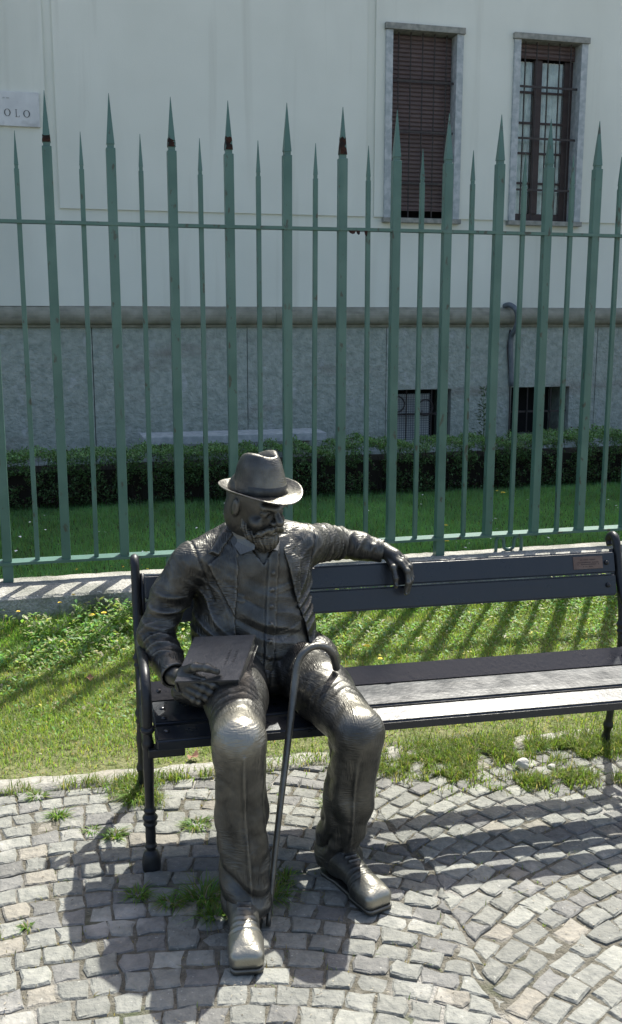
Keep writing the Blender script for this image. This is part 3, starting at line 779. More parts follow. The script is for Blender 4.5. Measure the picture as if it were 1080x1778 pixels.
# ================================================================= SCULPTING TOOLS (signed distance fields)
class Grid:
    def __init__(s, lo, hi, h):
        s.lo = np.array(lo, np.float32); s.h = h
        s.n = np.ceil((np.array(hi)-s.lo)/h).astype(int)+1
        s.F = np.full(tuple(s.n), .05, np.float32)
    def ax(s, lo, hi):
        a = np.maximum(np.floor((np.array(lo)-s.lo)/s.h).astype(int), 0); b = np.minimum(np.ceil((np.array(hi)-s.lo)/s.h).astype(int)+1, s.n)
        if (b <= a).any(): return None
        X = (s.lo[0]+s.h*np.arange(a[0], b[0], dtype=np.float32))[:, None, None]
        Y = (s.lo[1]+s.h*np.arange(a[1], b[1], dtype=np.float32))[None, :, None]
        Z = (s.lo[2]+s.h*np.arange(a[2], b[2], dtype=np.float32))[None, None, :]
        return (slice(a[0], b[0]), slice(a[1], b[1]), slice(a[2], b[2])), X, Y, Z
    def add(s, f, lo, hi, k=.0, sub=False, pad=.03):
        r = s.ax(np.array(lo)-pad-k, np.array(hi)+pad+k)
        if r is None: return
        sl, X, Y, Z = r; d = f(X, Y, Z).astype(np.float32); F = s.F[sl]
        if sub: d = -d
        if k > 0:
            h = np.maximum(k-np.abs(F-d), 0)/k; q = h*h*k*.25
            s.F[sl] = (np.maximum(F, d)+q) if sub else (np.minimum(F, d)-q)
        else: s.F[sl] = np.maximum(F, d) if sub else np.minimum(F, d)
    def disp(s, f, lo, hi):
        r = s.ax(lo, hi)
        if r is None: return
        sl, X, Y, Z = r; s.F[sl] += f(X, Y, Z).astype(np.float32)
    def cap(s, a, b, ra, rb, k=.01, sub=False):
        a = np.array(a, float); b = np.array(b, float); m_ = max(ra, rb); ab = b-a; L = (ab@ab)
        def f(X, Y, Z):
            t = np.clip(((X-a[0])*ab[0]+(Y-a[1])*ab[1]+(Z-a[2])*ab[2])/L, 0, 1)
            return np.sqrt((X-a[0]-t*ab[0])**2+(Y-a[1]-t*ab[1])**2+(Z-a[2]-t*ab[2])**2)-(ra+(rb-ra)*t)
        s.add(f, np.minimum(a, b)-m_, np.maximum(a, b)+m_, k, sub)
    def chain(s, pts, rad, k=.01):
        for i in range(len(pts)-1): s.cap(pts[i], pts[i+1], rad[i], rad[i+1], k)
    def ell(s, c, r, k=.01, R=None, sub=False):
        c = np.array(c, float); r = np.array(r, float); m_ = max(r)
        def f(X, Y, Z):
            x, y, z = X-c[0], Y-c[1], Z-c[2]
            if R is not None: x, y, z = (x*R[0, 0]+y*R[1, 0]+z*R[2, 0], x*R[0, 1]+y*R[1, 1]+z*R[2, 1], x*R[0, 2]+y*R[1, 2]+z*R[2, 2])
            q = np.sqrt((x/r[0])**2+(y/r[1])**2+(z/r[2])**2); g = np.sqrt((x/r[0]**2)**2+(y/r[1]**2)**2+(z/r[2]**2)**2)+1e-6
            return q*(q-1)/g
        ext = m_ if R is not None else r
        s.add(f, c-ext, c+ext, k, sub)
    def rbox(s, c, half, rr, k=.005, R=None, sub=False):
        c = np.array(c, float); h = np.array(half)-rr; m_ = np.linalg.norm(half)
        def f(X, Y, Z):
            x, y, z = X-c[0], Y-c[1], Z-c[2]
            if R is not None: x, y, z = (x*R[0, 0]+y*R[1, 0]+z*R[2, 0], x*R[0, 1]+y*R[1, 1]+z*R[2, 1], x*R[0, 2]+y*R[1, 2]+z*R[2, 2])
            qx, qy, qz = np.abs(x)-h[0], np.abs(y)-h[1], np.abs(z)-h[2]
            return np.sqrt(np.maximum(qx, 0)**2+np.maximum(qy, 0)**2+np.maximum(qz, 0)**2)+np.minimum(np.maximum(np.maximum(qx, qy), qz), 0)-rr
        s.add(f, c-m_, c+m_, k, sub)
    def mesh(s, name):
        F = s.F; h = s.h; I = F < 0
        cnt = np.zeros(tuple(s.n-1), np.int8)
        for i in (0, 1):
            for j in (0, 1):
                for k in (0, 1): cnt += I[i:s.n[0]-1+i, j:s.n[1]-1+j, k:s.n[2]-1+k]
        act = (cnt > 0) & (cnt < 8); idx = np.argwhere(act)
        vid = np.full(act.shape, -1, np.int32); vid[act] = np.arange(len(idx))
        P = np.zeros((len(idx), 3), np.float32); n = np.zeros(len(idx), np.float32)
        for (o1, o2) in [((a, b, 0), (a, b, 1)) for a in (0, 1) for b in (0, 1)]+[((a, 0, b), (a, 1, b)) for a in (0, 1) for b in (0, 1)]+[((0, a, b), (1, a, b)) for a in (0, 1) for b in (0, 1)]:
            f1 = F[idx[:, 0]+o1[0], idx[:, 1]+o1[1], idx[:, 2]+o1[2]]; f2 = F[idx[:, 0]+o2[0], idx[:, 1]+o2[1], idx[:, 2]+o2[2]]
            m_ = (f1 < 0) != (f2 < 0); t = np.where(m_, f1/np.where(m_, f1-f2, 1), 0)
            p = np.array(o1, np.float32)+t[:, None]*(np.array(o2, np.float32)-np.array(o1, np.float32))
            P += np.where(m_[:, None], p, 0); n += m_
        V = s.lo+h*(idx+P/n[:, None])
        T = []
        for axis in range(3):
            a = [slice(1, s.n[q]-1) for q in range(3)]; b = list(a)
            a[axis] = slice(0, s.n[axis]-1); b[axis] = slice(1, s.n[axis])
            A = I[tuple(a)]; B = I[tuple(b)]
            e = np.argwhere(A != B); inside = A[A != B]
            off = np.array([1, 1, 1]); off[axis] = 0; e = e+off
            u, w = [(1, 2), (2, 0), (0, 1)][axis]
            q = []
            for du, dw in ((-1, -1), (0, -1), (0, 0), (-1, 0)):
                c = e.copy(); c[:, u] += du; c[:, w] += dw; q.append(vid[c[:, 0], c[:, 1], c[:, 2]])
            q = np.stack(q, 1); q[~inside] = q[~inside][:, ::-1]
            T.append(q)
        T = np.concatenate(T); T = T[(T >= 0).all(1)]
        return np_mesh(name, V, T)
def poly_sd(P, x, z):
    """2-D signed distance to polygon (negative inside); x (nx,1,1) z (1,1,nz) arrays"""
    P = np.array(P, float); d = None; s_ = None; k = len(P)
    for i in range(k):
        a = P[i]; b = P[(i+1) % k]; e = b-a; wx = x-a[0]; wz = z-a[1]
        t = np.clip((wx*e[0]+wz*e[1])/(e@e), 0, 1); dd = (wx-e[0]*t)**2+(wz-e[1]*t)**2
        d = dd if d is None else np.minimum(d, dd)
        c1 = z >= a[1]; c2 = z < b[1]; c3 = e[0]*wz > e[1]*wx
        fl = (c1 & c2 & c3) | (~c1 & ~c2 & ~c3)
        s_ = fl if s_ is None else s_ ^ fl
    return np.where(s_, -1, 1)*np.sqrt(d)
def prism(s, P, y0, y1, k=0.0, sub=True):
    P = np.array(P, float)
    f = lambda X, Y, Z: np.maximum(poly_sd(P, X, Z), np.maximum(y0-Y, Y-y1))
    s.add(f, (P[:, 0].min(), y0, P[:, 1].min()), (P[:, 0].max(), y1, P[:, 1].max()), k, sub, pad=.012)
def plate(s, P, y0, y1, t):
    """raise a cloth layer of thickness t over the present surface, inside polygon P (front view)"""
    P = np.array(P, float)
    r = s.ax((P[:, 0].min()-.01, y0, P[:, 1].min()-.01), (P[:, 0].max()+.01, y1, P[:, 1].max()+.01)); sl, X, Y, Z = r
    d = poly_sd(P, X, Z); F = s.F[sl]
    s.F[sl] = np.minimum(F, np.maximum(F-t, d)).astype(np.float32)
def ridge(u, sharp=1.0):
    """0..1 repeating soft-topped fold profile"""
    return (1-np.abs(np.sin(u)))**sharp

def lumps(X, Y, Z, amp, f):
    """hand-modelled unevenness of the cast surface"""
    a = np.sin(X*95*f+2.1*np.sin(Y*43*f+1)+1.3*np.sin(Z*61*f)); b = np.sin(Y*88*f+1.9*np.sin(Z*51*f+2)+1.1*np.sin(X*37*f)); c = np.sin(Z*102*f+2.3*np.sin(X*47*f)+1.2*np.sin(Y*66*f+.5))
    return (amp*.8*(a*b+b*c+a*c)*.6+amp*.35*np.sin(X*210*f+3*np.sin(Z*80*f))*np.sin(Z*190*f+2.5*np.sin(Y*90*f))).astype(np.float32)

# ================================================================= THE STATUE
st = empty('bronze_statue', (.62, 2.95, .0)); SO = Vector((.62, 2.95, 0))
tag(st, 'bronze statue of a bearded man in hat and suit seated on the bench', 'statue')
def spart(name, me, m, parent=None, smooth=True, label=None):
    me.transform(Matrix.Translation(-SO)); o = link(name, me, m, parent or st, smooth)
    if label: o['label'] = label
    return o
KR = (.445, 2.440, .514); KL = (.786, 2.485, .482)
BRZ = bronze('bronze_skin', 0, 90, None, rough=.42, fine=.3)
BRH = bronze('bronze_hat', .5, 130, [((.69, 2.84, 1.10), .14, .5)], rough=.38, fine=.3, light=(.20, .19, .17))  # pale spot paints the sun highlight onto the front of the brim
BRW = bronze('bronze_beard', 1.0, 110, None, dark=(.034, .034, .032), light=(.24, .225, .185), rough=.36, fine=.3)
BRV = bronze('bronze_waistcoat', .35, 110, None, rough=.34, fine=.25)
BRJ = bronze('bronze_jacket', .9, 90, [((.80, 3.03, .99), .10, .35)], rough=.38, fine=.3)  # pale spot paints sunlight onto the top of the left shoulder
BRT = bronze('bronze_trousers', .6, 95, [((KR[0]-.005, KR[1]-.035, KR[2]+.065), .14, .8), ((KL[0]+.02, KL[1]-.0, KL[2]+.085), .10, .55)], rough=.38, fine=.22)
BRS = bronze('bronze_shoe', .0, 80, [((.415, 2.22, .06), .16, .9), ((.82, 2.37, .06), .10, .9)], rough=.40, fine=.3)
BRC = bronze('bronze_cane', 0, 80, None, rough=.36, fine=.4)
BRB = bronze('bronze_book', 0, 80, None, dark=(.036, .040, .046), light=(.13, .13, .125), rough=.36, fine=.3)

# ---- head frame
ang = radians(31); tl = radians(12)
fwd = np.array([sin(ang)*cos(tl), -cos(ang)*cos(tl), -sin(tl)])
side = np.array([cos(ang), sin(ang), 0.0]); upv = np.cross(side, fwd)*-1
upv = np.cross(fwd, side)*-1 if np.cross(fwd, side)[2] < 0 else np.cross(fwd, side)
HR = np.stack([side, fwd, upv], 1)                    # columns: local x (his left), y forward, z up
HC = np.array([.600, 2.962, 1.042])
def hp(x, y, z): return HC+HR@np.array((x, y, z))

# ---- body: head, neck, trunk, arms, hands in one surface
g = Grid((.235, 2.60, .42), (1.25, 3.40, 1.19), .0031)
g.ell(hp(0, -.014, .03), (.075, .094, .085), .0, HR)
g.ell(hp(0, .018, -.022), (.060, .073, .092), .02, HR)
g.ell(hp(0, .035, -.058), (.045, .045, .033), .02, HR)
g.cap(hp(-.036, .078, .024), hp(-.008, .089, .018), .010, .010, .012); g.cap(hp(.036, .078, .024), hp(.008, .089, .018), .010, .010, .012)
for s_ in (-1, 1):
    g.ell(hp(s_*.033, .093, .003), (.019, .017, .013), .010, HR, sub=True)
    g.ell(hp(s_*.031, .0715, .002), (.0135, .0135, .0125), .0015, HR)
    g.cap(hp(s_*.019, .083, .009), hp(s_*.045, .074, .007), .004, .0035, .003)
    g.cap(hp(s_*.020, .082, -.008), hp(s_*.043, .073, -.010), .0032, .003, .003)
    g.ell(hp(s_*.045, .060, -.028), (.020, .022, .018), .015, HR)
    g.ell(hp(s_*.0115, .098, -.022), (.0085, .011, .0075), .004, HR)
    g.ell(hp(s_*.076, -.006, .004), (.009, .015, .027), .004, HR)
    g.ell(hp(s_*.087, -.002, .007), (.004, .007, .013), .003, HR, sub=True)
    g.ell(hp(s_*.054, -.035, -.02), (.022, .04, .05), .012, HR)
g.cap(hp(0, .086, .016), hp(0, .114, -.015), .0075, .0125, .006)
g.ell(hp(0, .092, -.055), (.022, .012, .008), .006, HR)
# brow furrows
g.cap(hp(-.004, .099, .022), hp(-.003, .097, .034), .0014, .0014, .002, sub=True)
NB = (.605, 3.045, .93)
g.cap(hp(0, -.035, -.06), NB, .056, .062, .03)
g.cap(NB, (.61, 3.06, .75), .07, .10, .05); g.cap((.61, 3.06, .75), (.62, 3.0, .54), .10, .11, .05)
g.cap((.45, 3.02, .875), (.77, 3.07, .885), .05, .05, .04)
SR, ER, WR = (.400, 3.01, .868), (.292, 3.02, .640), (.322, 2.815, .575)
SL, EL, WL = (.795, 3.075, .888), (.955, 3.275, .838), (1.112, 3.245, .808)
g.chain([SR, ER, WR], [.045, .04, .026], .02); g.chain([SL, EL, WL], [.045, .04, .027], .02)
g.cap((.55, 3.0, .53), (.50, 2.72, .52), .05, .05, .04); g.cap((.72, 3.0, .53), (.76, 2.72, .52), .05, .05, .04)
def finger(pts, rad, k):
    g.chain(pts, rad, k)
    for p, r_ in list(zip(pts, rad))[1:3]: g.ell(p, (r_*1.17,)*3, .004)
    a, b = np.array(pts[-2]), np.array(pts[-1]); d = (b-a)/np.linalg.norm(b-a)
    up_ = np.array((0, -.35, 1.0)) if abs(d[2]) < .75 else np.array((0, -1.0, 0)); up_ = up_-d*(up_@d); up_ /= np.linalg.norm(up_)
    g.ell(b+up_*rad[-1]*.80, (rad[-1]*.55, rad[-1]*.55, rad[-1]*.55), .0015)
# right hand on the book: palm low left, thumb on the cover, fingers wrapped below it
g.cap(WR, (.352, 2.725, .580), .026, .022, .015)
g.cap((.340, 2.735, .598), (.372, 2.70, .590), .024, .018, .012)
g.cap((.335, 2.735, .57), (.358, 2.705, .553), .021, .016, .012)
finger([(.340, 2.745, .610), (.368, 2.695, .637), (.398, 2.672, .640), (.425, 2.662, .630)], [.015, .0125, .011, .0095], .006)
finger([(.366, 2.705, .603), (.392, 2.676, .600), (.413, 2.660, .592), (.430, 2.658, .581)], [.0125, .011, .0105, .009], .004)
finger([(.360, 2.702, .586), (.386, 2.672, .580), (.405, 2.662, .571), (.421, 2.664, .560)], [.0125, .011, .0105, .009], .004)
finger([(.352, 2.705, .569), (.376, 2.676, .561), (.394, 2.670, .552), (.408, 2.676, .543)], [.012, .0105, .010, .0085], .004)
finger([(.342, 2.712, .554), (.361, 2.688, .545), (.376, 2.684, .537), (.388, 2.692, .530)], [.011, .0095, .009, .008], .004)
# left hand hanging over the bench back
g.cap(WL, (1.140, 3.205, .799), .026, .023, .015)
g.cap((1.128, 3.215, .797), (1.148, 3.168, .778), .020, .015, .010)
g.cap((1.140, 3.225, .800), (1.172, 3.190, .781), .020, .015, .010)
finger([(1.118, 3.215, .790), (1.124, 3.168, .764), (1.126, 3.150, .732), (1.125, 3.143, .706)], [.014, .0115, .010, .0085], .006)
finger([(1.150, 3.165, .780), (1.163, 3.143, .757), (1.165, 3.134, .718), (1.158, 3.136, .680)], [.0125, .0105, .0095, .008], .003)
finger([(1.160, 3.180, .784), (1.177, 3.162, .765), (1.181, 3.153, .720), (1.172, 3.158, .676)], [.0125, .0105, .0095, .008], .003)
finger([(1.168, 3.192, .783), (1.188, 3.184, .765), (1.192, 3.176, .724), (1.182, 3.180, .686)], [.012, .010, .009, .0078], .003)
finger([(1.172, 3.206, .780), (1.194, 3.204, .763), (1.198, 3.198, .732), (1.188, 3.199, .700)], [.011, .009, .0085, .0075], .003)
for a, b in (((1.122, 3.225, .822), (1.150, 3.172, .796)), ((1.132, 3.232, .822), (1.164, 3.182, .798)), ((.335, 2.76, .606), (.372, 2.705, .612))):
    g.cap(a, b, .0035, .003, .004)
body = spart('body', g.mesh('body'), BRZ, label='bearded face, neck and hands of cast bronze')
del g

# ---- beard and moustache, combed in strands
g = Grid(HC-np.array((.12, .15, .19)), HC+np.array((.14, .12, .05)), .0021)
g.ell(hp(0, .066, -.084), (.040, .033, .036), .0, HR)
g.cap(hp(0, .074, -.095), hp(0, .066, -.116), .024, .013, .02)
for s_ in (-1, 1):
    g.chain([hp(s_*.055, .010, -.030), hp(s_*.055, .026, -.052), hp(s_*.048, .045, -.072), hp(s_*.02, .066, -.088)], [.008, .012, .015, .022], .012)
    g.chain([hp(0, .100, -.036), hp(s_*.022, .096, -.044), hp(s_*.042, .078, -.058), hp(s_*.05, .068, -.068)], [.0115, .012, .009, .006], .004)
g.ell(hp(0, .103, -.058), (.017, .010, .0045), .004, HR, sub=True)
def strands(X, Y, Z):
    x = (X-HC[0])*HR[0, 0]+(Y-HC[1])*HR[1, 0]+(Z-HC[2])*HR[2, 0]; y = (X-HC[0])*HR[0, 1]+(Y-HC[1])*HR[1, 1]+(Z-HC[2])*HR[2, 1]; z = (X-HC[0])*HR[0, 2]+(Y-HC[1])*HR[1, 2]+(Z-HC[2])*HR[2, 2]
    a = np.arctan2(x, y+.03)
    q = a*9+z*26+1.1*np.sin(z*48+a*3)
    return .0009*np.sin(q*4.3+x*60)+.0006*np.sin(q*7.9-z*60)+.0005*np.sin(z*95+a*21)
g.disp(strands, g.lo, g.lo+g.h*g.n)
spart('beard', g.mesh('beard'), BRW)

# ---- hat: dented crown, band, brim turned up at the sides
tlh = radians(3.5); angh = radians(24)
fh = np.array([sin(angh)*cos(tlh), -cos(angh)*cos(tlh), -sin(tlh)]); sh = np.array([cos(angh), sin(angh), 0.0])
rl = radians(1.5); uh = -np.cross(fh, sh) if np.cross(fh, sh)[2] < 0 else np.cross(fh, sh)
sh2 = sh*cos(rl)+uh*sin(rl); uh2 = uh*cos(rl)-sh*sin(rl)
HB = np.array([.612, 2.945, 1.084])
def hat_pt(a, b, z): return HB+sh2*a+fh*b+uh2*z
N = 96; prof = [(1.0, None)]
def hat_surface(inner=0.0):
    rows = []
    for q in np.linspace(1, 0, 9):                     # brim
        row = []
        for i in range(N):
            t = 2*pi*i/N; cs, sn = cos(t), sin(t)      # t=pi/2 front
            ri = (.075, .094); ro = (.121, .146)
            rx = ri[0]+(ro[0]-ri[0])*q; ry = ri[1]+(ro[1]-ri[1])*q
            lift = q**1.6*(.020*cs*cs+.014*max(0, -sn)-.012*max(0, sn)**2)+.0015*sin(3*t+1)*q
            row.append(hat_pt(rx*cs, ry*sn, lift+.004))
        rows.append(row)
    for q in np.linspace(0, 1, 15)[1:]:                # crown wall
        row = []
        for i in range(N):
            t = 2*pi*i/N; cs, sn = cos(t), sin(t)
            tp = 1-.255*q**1.15-.09*max(0, q-.75)/.25
            pinch = .30*math.exp(-((sn-.72)/.30)**2)*abs(cs)*q**1.2 if sn > 0 else 0
            x = .075*cs*tp*(1-pinch); y = .094*sn*(tp-.02*q)
            rise = .113 + .008*sn + .004*cos(2*t)
            row.append(hat_pt(x, y, .004+rise*q))
        rows.append(row)
    for q in (.90, .72, .5, .28, .1):                  # top with its long crease
        row = []
        for i in range(N):
            t = 2*pi*i/N; cs, sn = cos(t), sin(t)
            x = .075*cs*.655*q*(1-.30*math.exp(-((sn-.72)/.30)**2)*abs(cs)*(sn > 0)); y = .094*sn*.635*q
            rise = .113+.008*sn*q+.004*cos(2*t)*q
            dome = .010*(1-((q-.78)/.22)**2) if q > .6 else .010
            dent = .034*math.exp(-(x/.019)**2)*(1-.55*(abs(y)/.066)**3)
            row.append(hat_pt(x, y, .004+rise+dome*.6-dent))
        rows.append(row)
    return rows
rows = hat_surface()
V = [p for r in rows for p in r]; F = []
for a in range(len(rows)-1):
    for j in range(N): F.append((a*N+j, a*N+(j+1) % N, (a+1)*N+(j+1) % N, (a+1)*N+j))
V.append(np.mean(rows[-1], 0)); last = (len(rows)-1)*N
for j in range(N): F.append((last+j, last+(j+1) % N, len(V)-1))
me = bpy.data.meshes.new('hat'); me.from_pydata([tuple(v) for v in V], [], F); me.update()
hat = spart('hat', me, BRH, label='creased fedora with sun glint painted on the brim')
so = hat.modifiers.new('s', 'SOLIDIFY'); so.thickness = .0045; so.offset = -1
sb_ = hat.modifiers.new('b', 'SUBSURF'); sb_.levels = sb_.render_levels = 1
V, F = [], []
for z, k in ((.003, 1.02), (.006, 1.055), (.031, 1.050), (.034, 1.01)):
    q = z/.112; tp = (1-.255*q**1.15)*k
    for i in range(N):
        t = 2*pi*i/N; V.append(tuple(hat_pt(.0755*cos(t)*tp, .0945*sin(t)*tp, z+.003)))
for a in range(3):
    for j in range(N): F.append((a*N+j, a*N+(j+1) % N, (a+1)*N+(j+1) % N, (a+1)*N+j))
me = bpy.data.meshes.new('band'); me.from_pydata(V, [], F)
spart('hat_band', me, BRZ, hat).matrix_parent_inverse = Matrix()
bm = bmesh.new()                                         # bow of the band, on his left
c = hat_pt(.0745, .028, .019)
me = None
for dy in (-.014, .014):
    v = [bm.verts.new(tuple(hat_pt(.0775+.004, .012+dy+s1*.012, .020+s2*.012))) for s1, s2 in ((-1, -1), (1, -1), (1, 1), (-1, 1))]
    bm.faces.new(v)
bm.free()

# ---- waistcoat and shirt
g = Grid((.38, 2.78, .44), (.84, 3.20, 1.0), .0036)
g.ell((.603, 3.035, .82), (.170, .108, .17), .0)
g.ell((.605, 3.015, .66), (.172, .115, .15), .05)
g.ell((.615, 3.00, .56), (.165, .120, .10), .04)
g.cap((.605, 3.045, .93), (.607, 3.0, 1.0), .070, .060, .03)
def vfold(X, Y, Z):
    xc = .617+.10*(Z-.72)
    side_ = np.abs(X-.61)
    u = (Z+.020*np.sin(X*22+1)+.35*(X-.61)+1.2*(X-.61)**2)*2*pi/.150
    f = -.0095*(np.abs(np.sin(u+.3*np.sin(X*31)))**.8-.6)*np.exp(-((Z-.66)/.12)**2)*(.6+.4*np.sin(X*27+Z*15))
    f2 = -.005*(1-np.abs(np.sin(u*1.63+X*9)))*np.exp(-((Z-.66)/.12)**2)*np.exp(-((X-.66)/.08)**2)
    pl_ = -.0035/(1+np.exp(-(X-xc)/.0016))*(X < xc+.034)
    seam = .004*np.exp(-((X-xc)/.0026)**2)
    return (f+f2+pl_+seam)*(Y < 3.02)
g.disp(vfold, (.40, 2.80, .50), (.82, 3.02, .97))
# pocket welts
for P in ([(.655, .775), (.715, .785), (.715, .796), (.655, .786)], [(.485, .765), (.55, .757), (.55, .769), (.485, .777)], [(.665, .635), (.735, .655), (.733, .667), (.663, .647)]):
    plate(g, P, 2.80, 2.98, .0022)
# V neck: waistcoat layer over the shirt
plate(g, [(.40, .50), (.84, .50), (.84, .95), (.668, .94), (.618, .862), (.556, .95), (.40, .95)], 2.80, 3.0, .005)
# hem points
prism(g, [(.44, .44), (.44, .505), (.585, .492), (.632, .535), (.675, .488), (.80, .505), (.80, .44)], 2.7, 2.97, .006)
for z in (.835, .785, .735, .683, .632, .583):
    x = .617+.10*(z-.72)+.017
    # find the surface and set a button on it
    ix = int((x-g.lo[0])/g.h); iz = int((z-g.lo[2])/g.h); colm = g.F[ix, :, iz]; iy = int(np.argmax(colm < 0)); y = g.lo[1]+g.h*iy
    g.ell((x, y-.001, z), (.0075, .0045, .0075), .001)
spart('waistcoat', g.mesh('waistcoat'), BRV)
g = Grid((.49, 2.86, .88), (.72, 3.14, 1.03), .0026)     # shirt collar
g.cap((.605, 3.035, .945), (.603, 2.995, 1.005), .074, .066, .0)
g.cap((.605, 3.035, .92), (.600, 2.975, 1.04), .066, .058, .0, sub=True)
prism(g, [(.48, 1.1), (.48, 1.0), (.56, .985), (.64, .985), (.74, 1.0), (.74, 1.1)], 2.8, 3.2)
prism(g, [(.588, .99), (.600, .93), (.618, .99)], 2.8, 3.0)
prism(g, [(.48, .86), (.48, .935), (.545, .91), (.60, .95), (.655, .91), (.74, .93), (.74, .86)], 2.8, 2.99)
spart('shirt_collar', g.mesh('shirt_collar'), BRV)
# collar wings
def flap(name, pts, th, m, parent=None):
    bm = bmesh.new(); vs_ = [bm.verts.new(p) for p in pts]; bm.faces.new(vs_)
    r = bmesh.ops.extrude_face_region(bm, geom=bm.faces[:])
    for v_ in [e for e in r['geom'] if isinstance(e, bmesh.types.BMVert)]: v_.co += Vector((0, th, 0))
    bmesh.ops.recalc_face_normals(bm, faces=bm.faces[:]); bmesh.ops.bevel(bm, geom=bm.edges[:], offset=.0012, segments=2, affect='EDGES')
    return spart(name, bm_mesh(name, bm), m, parent, False)
flap('collar_wing', [(.538, 2.975, .985), (.520, 2.985, .940), (.545, 2.922, .900), (.585, 2.905, .918), (.592, 2.912, .945)], .006, BRV)
flap('collar_wing', [(.612, 2.912, .945), (.622, 2.905, .920), (.662, 2.925, .905), (.688, 2.985, .945), (.668, 2.975, .985)], .006, BRV)

# ---- jacket
g = Grid((.20, 2.76, .40), (1.16, 3.40, 1.02), .0040)
g.ell((.602, 3.045, .80), (.196, .128, .17), .0)
g.ell((.602, 3.02, .64), (.202, .138, .16), .05)
g.ell((.610, 3.01, .52), (.205, .155, .10), .05)
g.cap((.435, 3.02, .872), (.56, 3.055, .935), .063, .048, .04)
g.cap((.775, 3.07, .890), (.66, 3.065, .937), .066, .050, .04)
g.chain([(.405, 3.015, .862), (.342, 3.03, .76), ER, (.308, 2.93, .600), WR], [.064, .059, .055, .050, .043], .022)
g.chain([(.785, 3.075, .882), (.87, 3.17, .868), EL, (1.03, 3.27, .824), (1.105, 3.248, .806)], [.066, .058, .053, .047, .040], .022)
# skirts spread on the seat
g.ell((.415, 2.975, .495), (.085, .125, .055), .03); g.ell((.80, 2.985, .52), (.075, .11, .085), .03)
g.cap((.355, 2.93, .475), (.44, 2.86, .465), .03, .028, .02)
# cut the cuffs square
def halfcut(c, d, rr):
    c = np.array(c); d = np.array(d, float); d /= np.linalg.norm(d)
    return lambda X, Y, Z: np.maximum(-((X-c[0])*d[0]+(Y-c[1])*d[1]+(Z-c[2])*d[2]), np.sqrt((X-c[0])**2+(Y-c[1])**2+(Z-c[2])**2)-rr)
dR = np.array(WR)-np.array((.305, 2.93, .600)); dL = np.array(WL)-np.array((1.03, 3.27, .824))
g.add(halfcut(np.array(WR)+dR*.05, dR, .075), np.array(WR)-.09, np.array(WR)+.09, .004, True)
g.add(halfcut(np.array(WL), dL, .075), np.array(WL)-.09, np.array(WL)+.09, .004, True)
g.cap(np.array(WR)-dR*.25, np.array(WR)+dR*.3, .034, .036, .003, sub=True)
g.cap(np.array(WL)-dL*.25, np.array(WL)+dL*.4, .032, .033, .003, sub=True)
# sleeve folds
def sleeve(a, b, amp, per, ph, wid=.075, skew=0., lo_t=0, hi_t=1):
    a = np.array(a, float); b = np.array(b, float); ab = b-a; L = np.linalg.norm(ab); u = ab/L
    e1 = np.cross(u, (0, 0, 1)); e1 /= np.linalg.norm(e1); e2 = np.cross(u, e1)
    def f(X, Y, Z):
        px_, py_, pz_ = X-a[0], Y-a[1], Z-a[2]
        s_ = px_*u[0]+py_*u[1]+pz_*u[2]; p1 = px_*e1[0]+py_*e1[1]+pz_*e1[2]; p2 = px_*e2[0]+py_*e2[1]+pz_*e2[2]
        rad = np.sqrt(p1*p1+p2*p2); th = np.arctan2(p2, p1)
        w = np.clip(1-(rad/wid-.75)/.5, 0, 1)*np.clip((s_/L-lo_t)*6, 0, 1)*np.clip((hi_t-s_/L)*6, 0, 1)
        return -amp*w*((1-np.abs(np.sin(pi*s_/per+skew*np.sin(th+ph)+ph)))**1.6-.35)*(.6+.4*np.sin(2*th+ph*3))
    g.disp(f, np.minimum(a, b)-wid*1.3, np.maximum(a, b)+wid*1.3)
sleeve((.405, 3.015, .862), ER, .013, .052, .4, .072, 1.6, .35, 1.1)
sleeve(ER, WR, .013, .040, 1.2, .070, 1.3, -.1, .8)
sleeve((.785, 3.075, .882), EL, .014, .045, 2.0, .075, 1.5, .1, 1.1)
sleeve(EL, WL, .010, .048, .9, .062, 1.4, -.1, .85)
# drag lines from armhole and along the front
def drag(X, Y, Z):
    u = (Z*.8+X*.9+.02*np.sin(Z*30))*2*pi/.09
    w = np.exp(-((X-.44)/.06)**2)*np.exp(-((Z-.72)/.10)**2)
    u2 = (Z*.9-X*.9+.02*np.sin(Z*27))*2*pi/.085; w2 = np.exp(-((X-.77)/.05)**2)*np.exp(-((Z-.74)/.13)**2)
    s3 = .006*np.exp(-((np.sqrt((X-.455)**2+(Z-.80)**2*.35)-.055)/.006)**2)*(X > .44)
    return (-.009*(ridge(u, 1.5)-.3)*w-.010*(ridge(u2, 1.5)-.3)*w2)*(Y < 3.05)
g.disp(drag, (.30, 2.8, .5), (.88, 3.05, .95))
# arm-hole seams
for c_, n_, r_ in (((.432, 3.02, .850), (.93, .05, .30), .075), ((.765, 3.07, .872), (-.86, -.35, .25), .075)):
    n_ = np.array(n_)/np.linalg.norm(n_)
    g.disp(lambda X, Y, Z: .0045*np.exp(-(((X-c_[0])*n_[0]+(Y-c_[1])*n_[1]+(Z-c_[2])*n_[2])/.0035)**2), np.array(c_)-.095, np.array(c_)+.095)
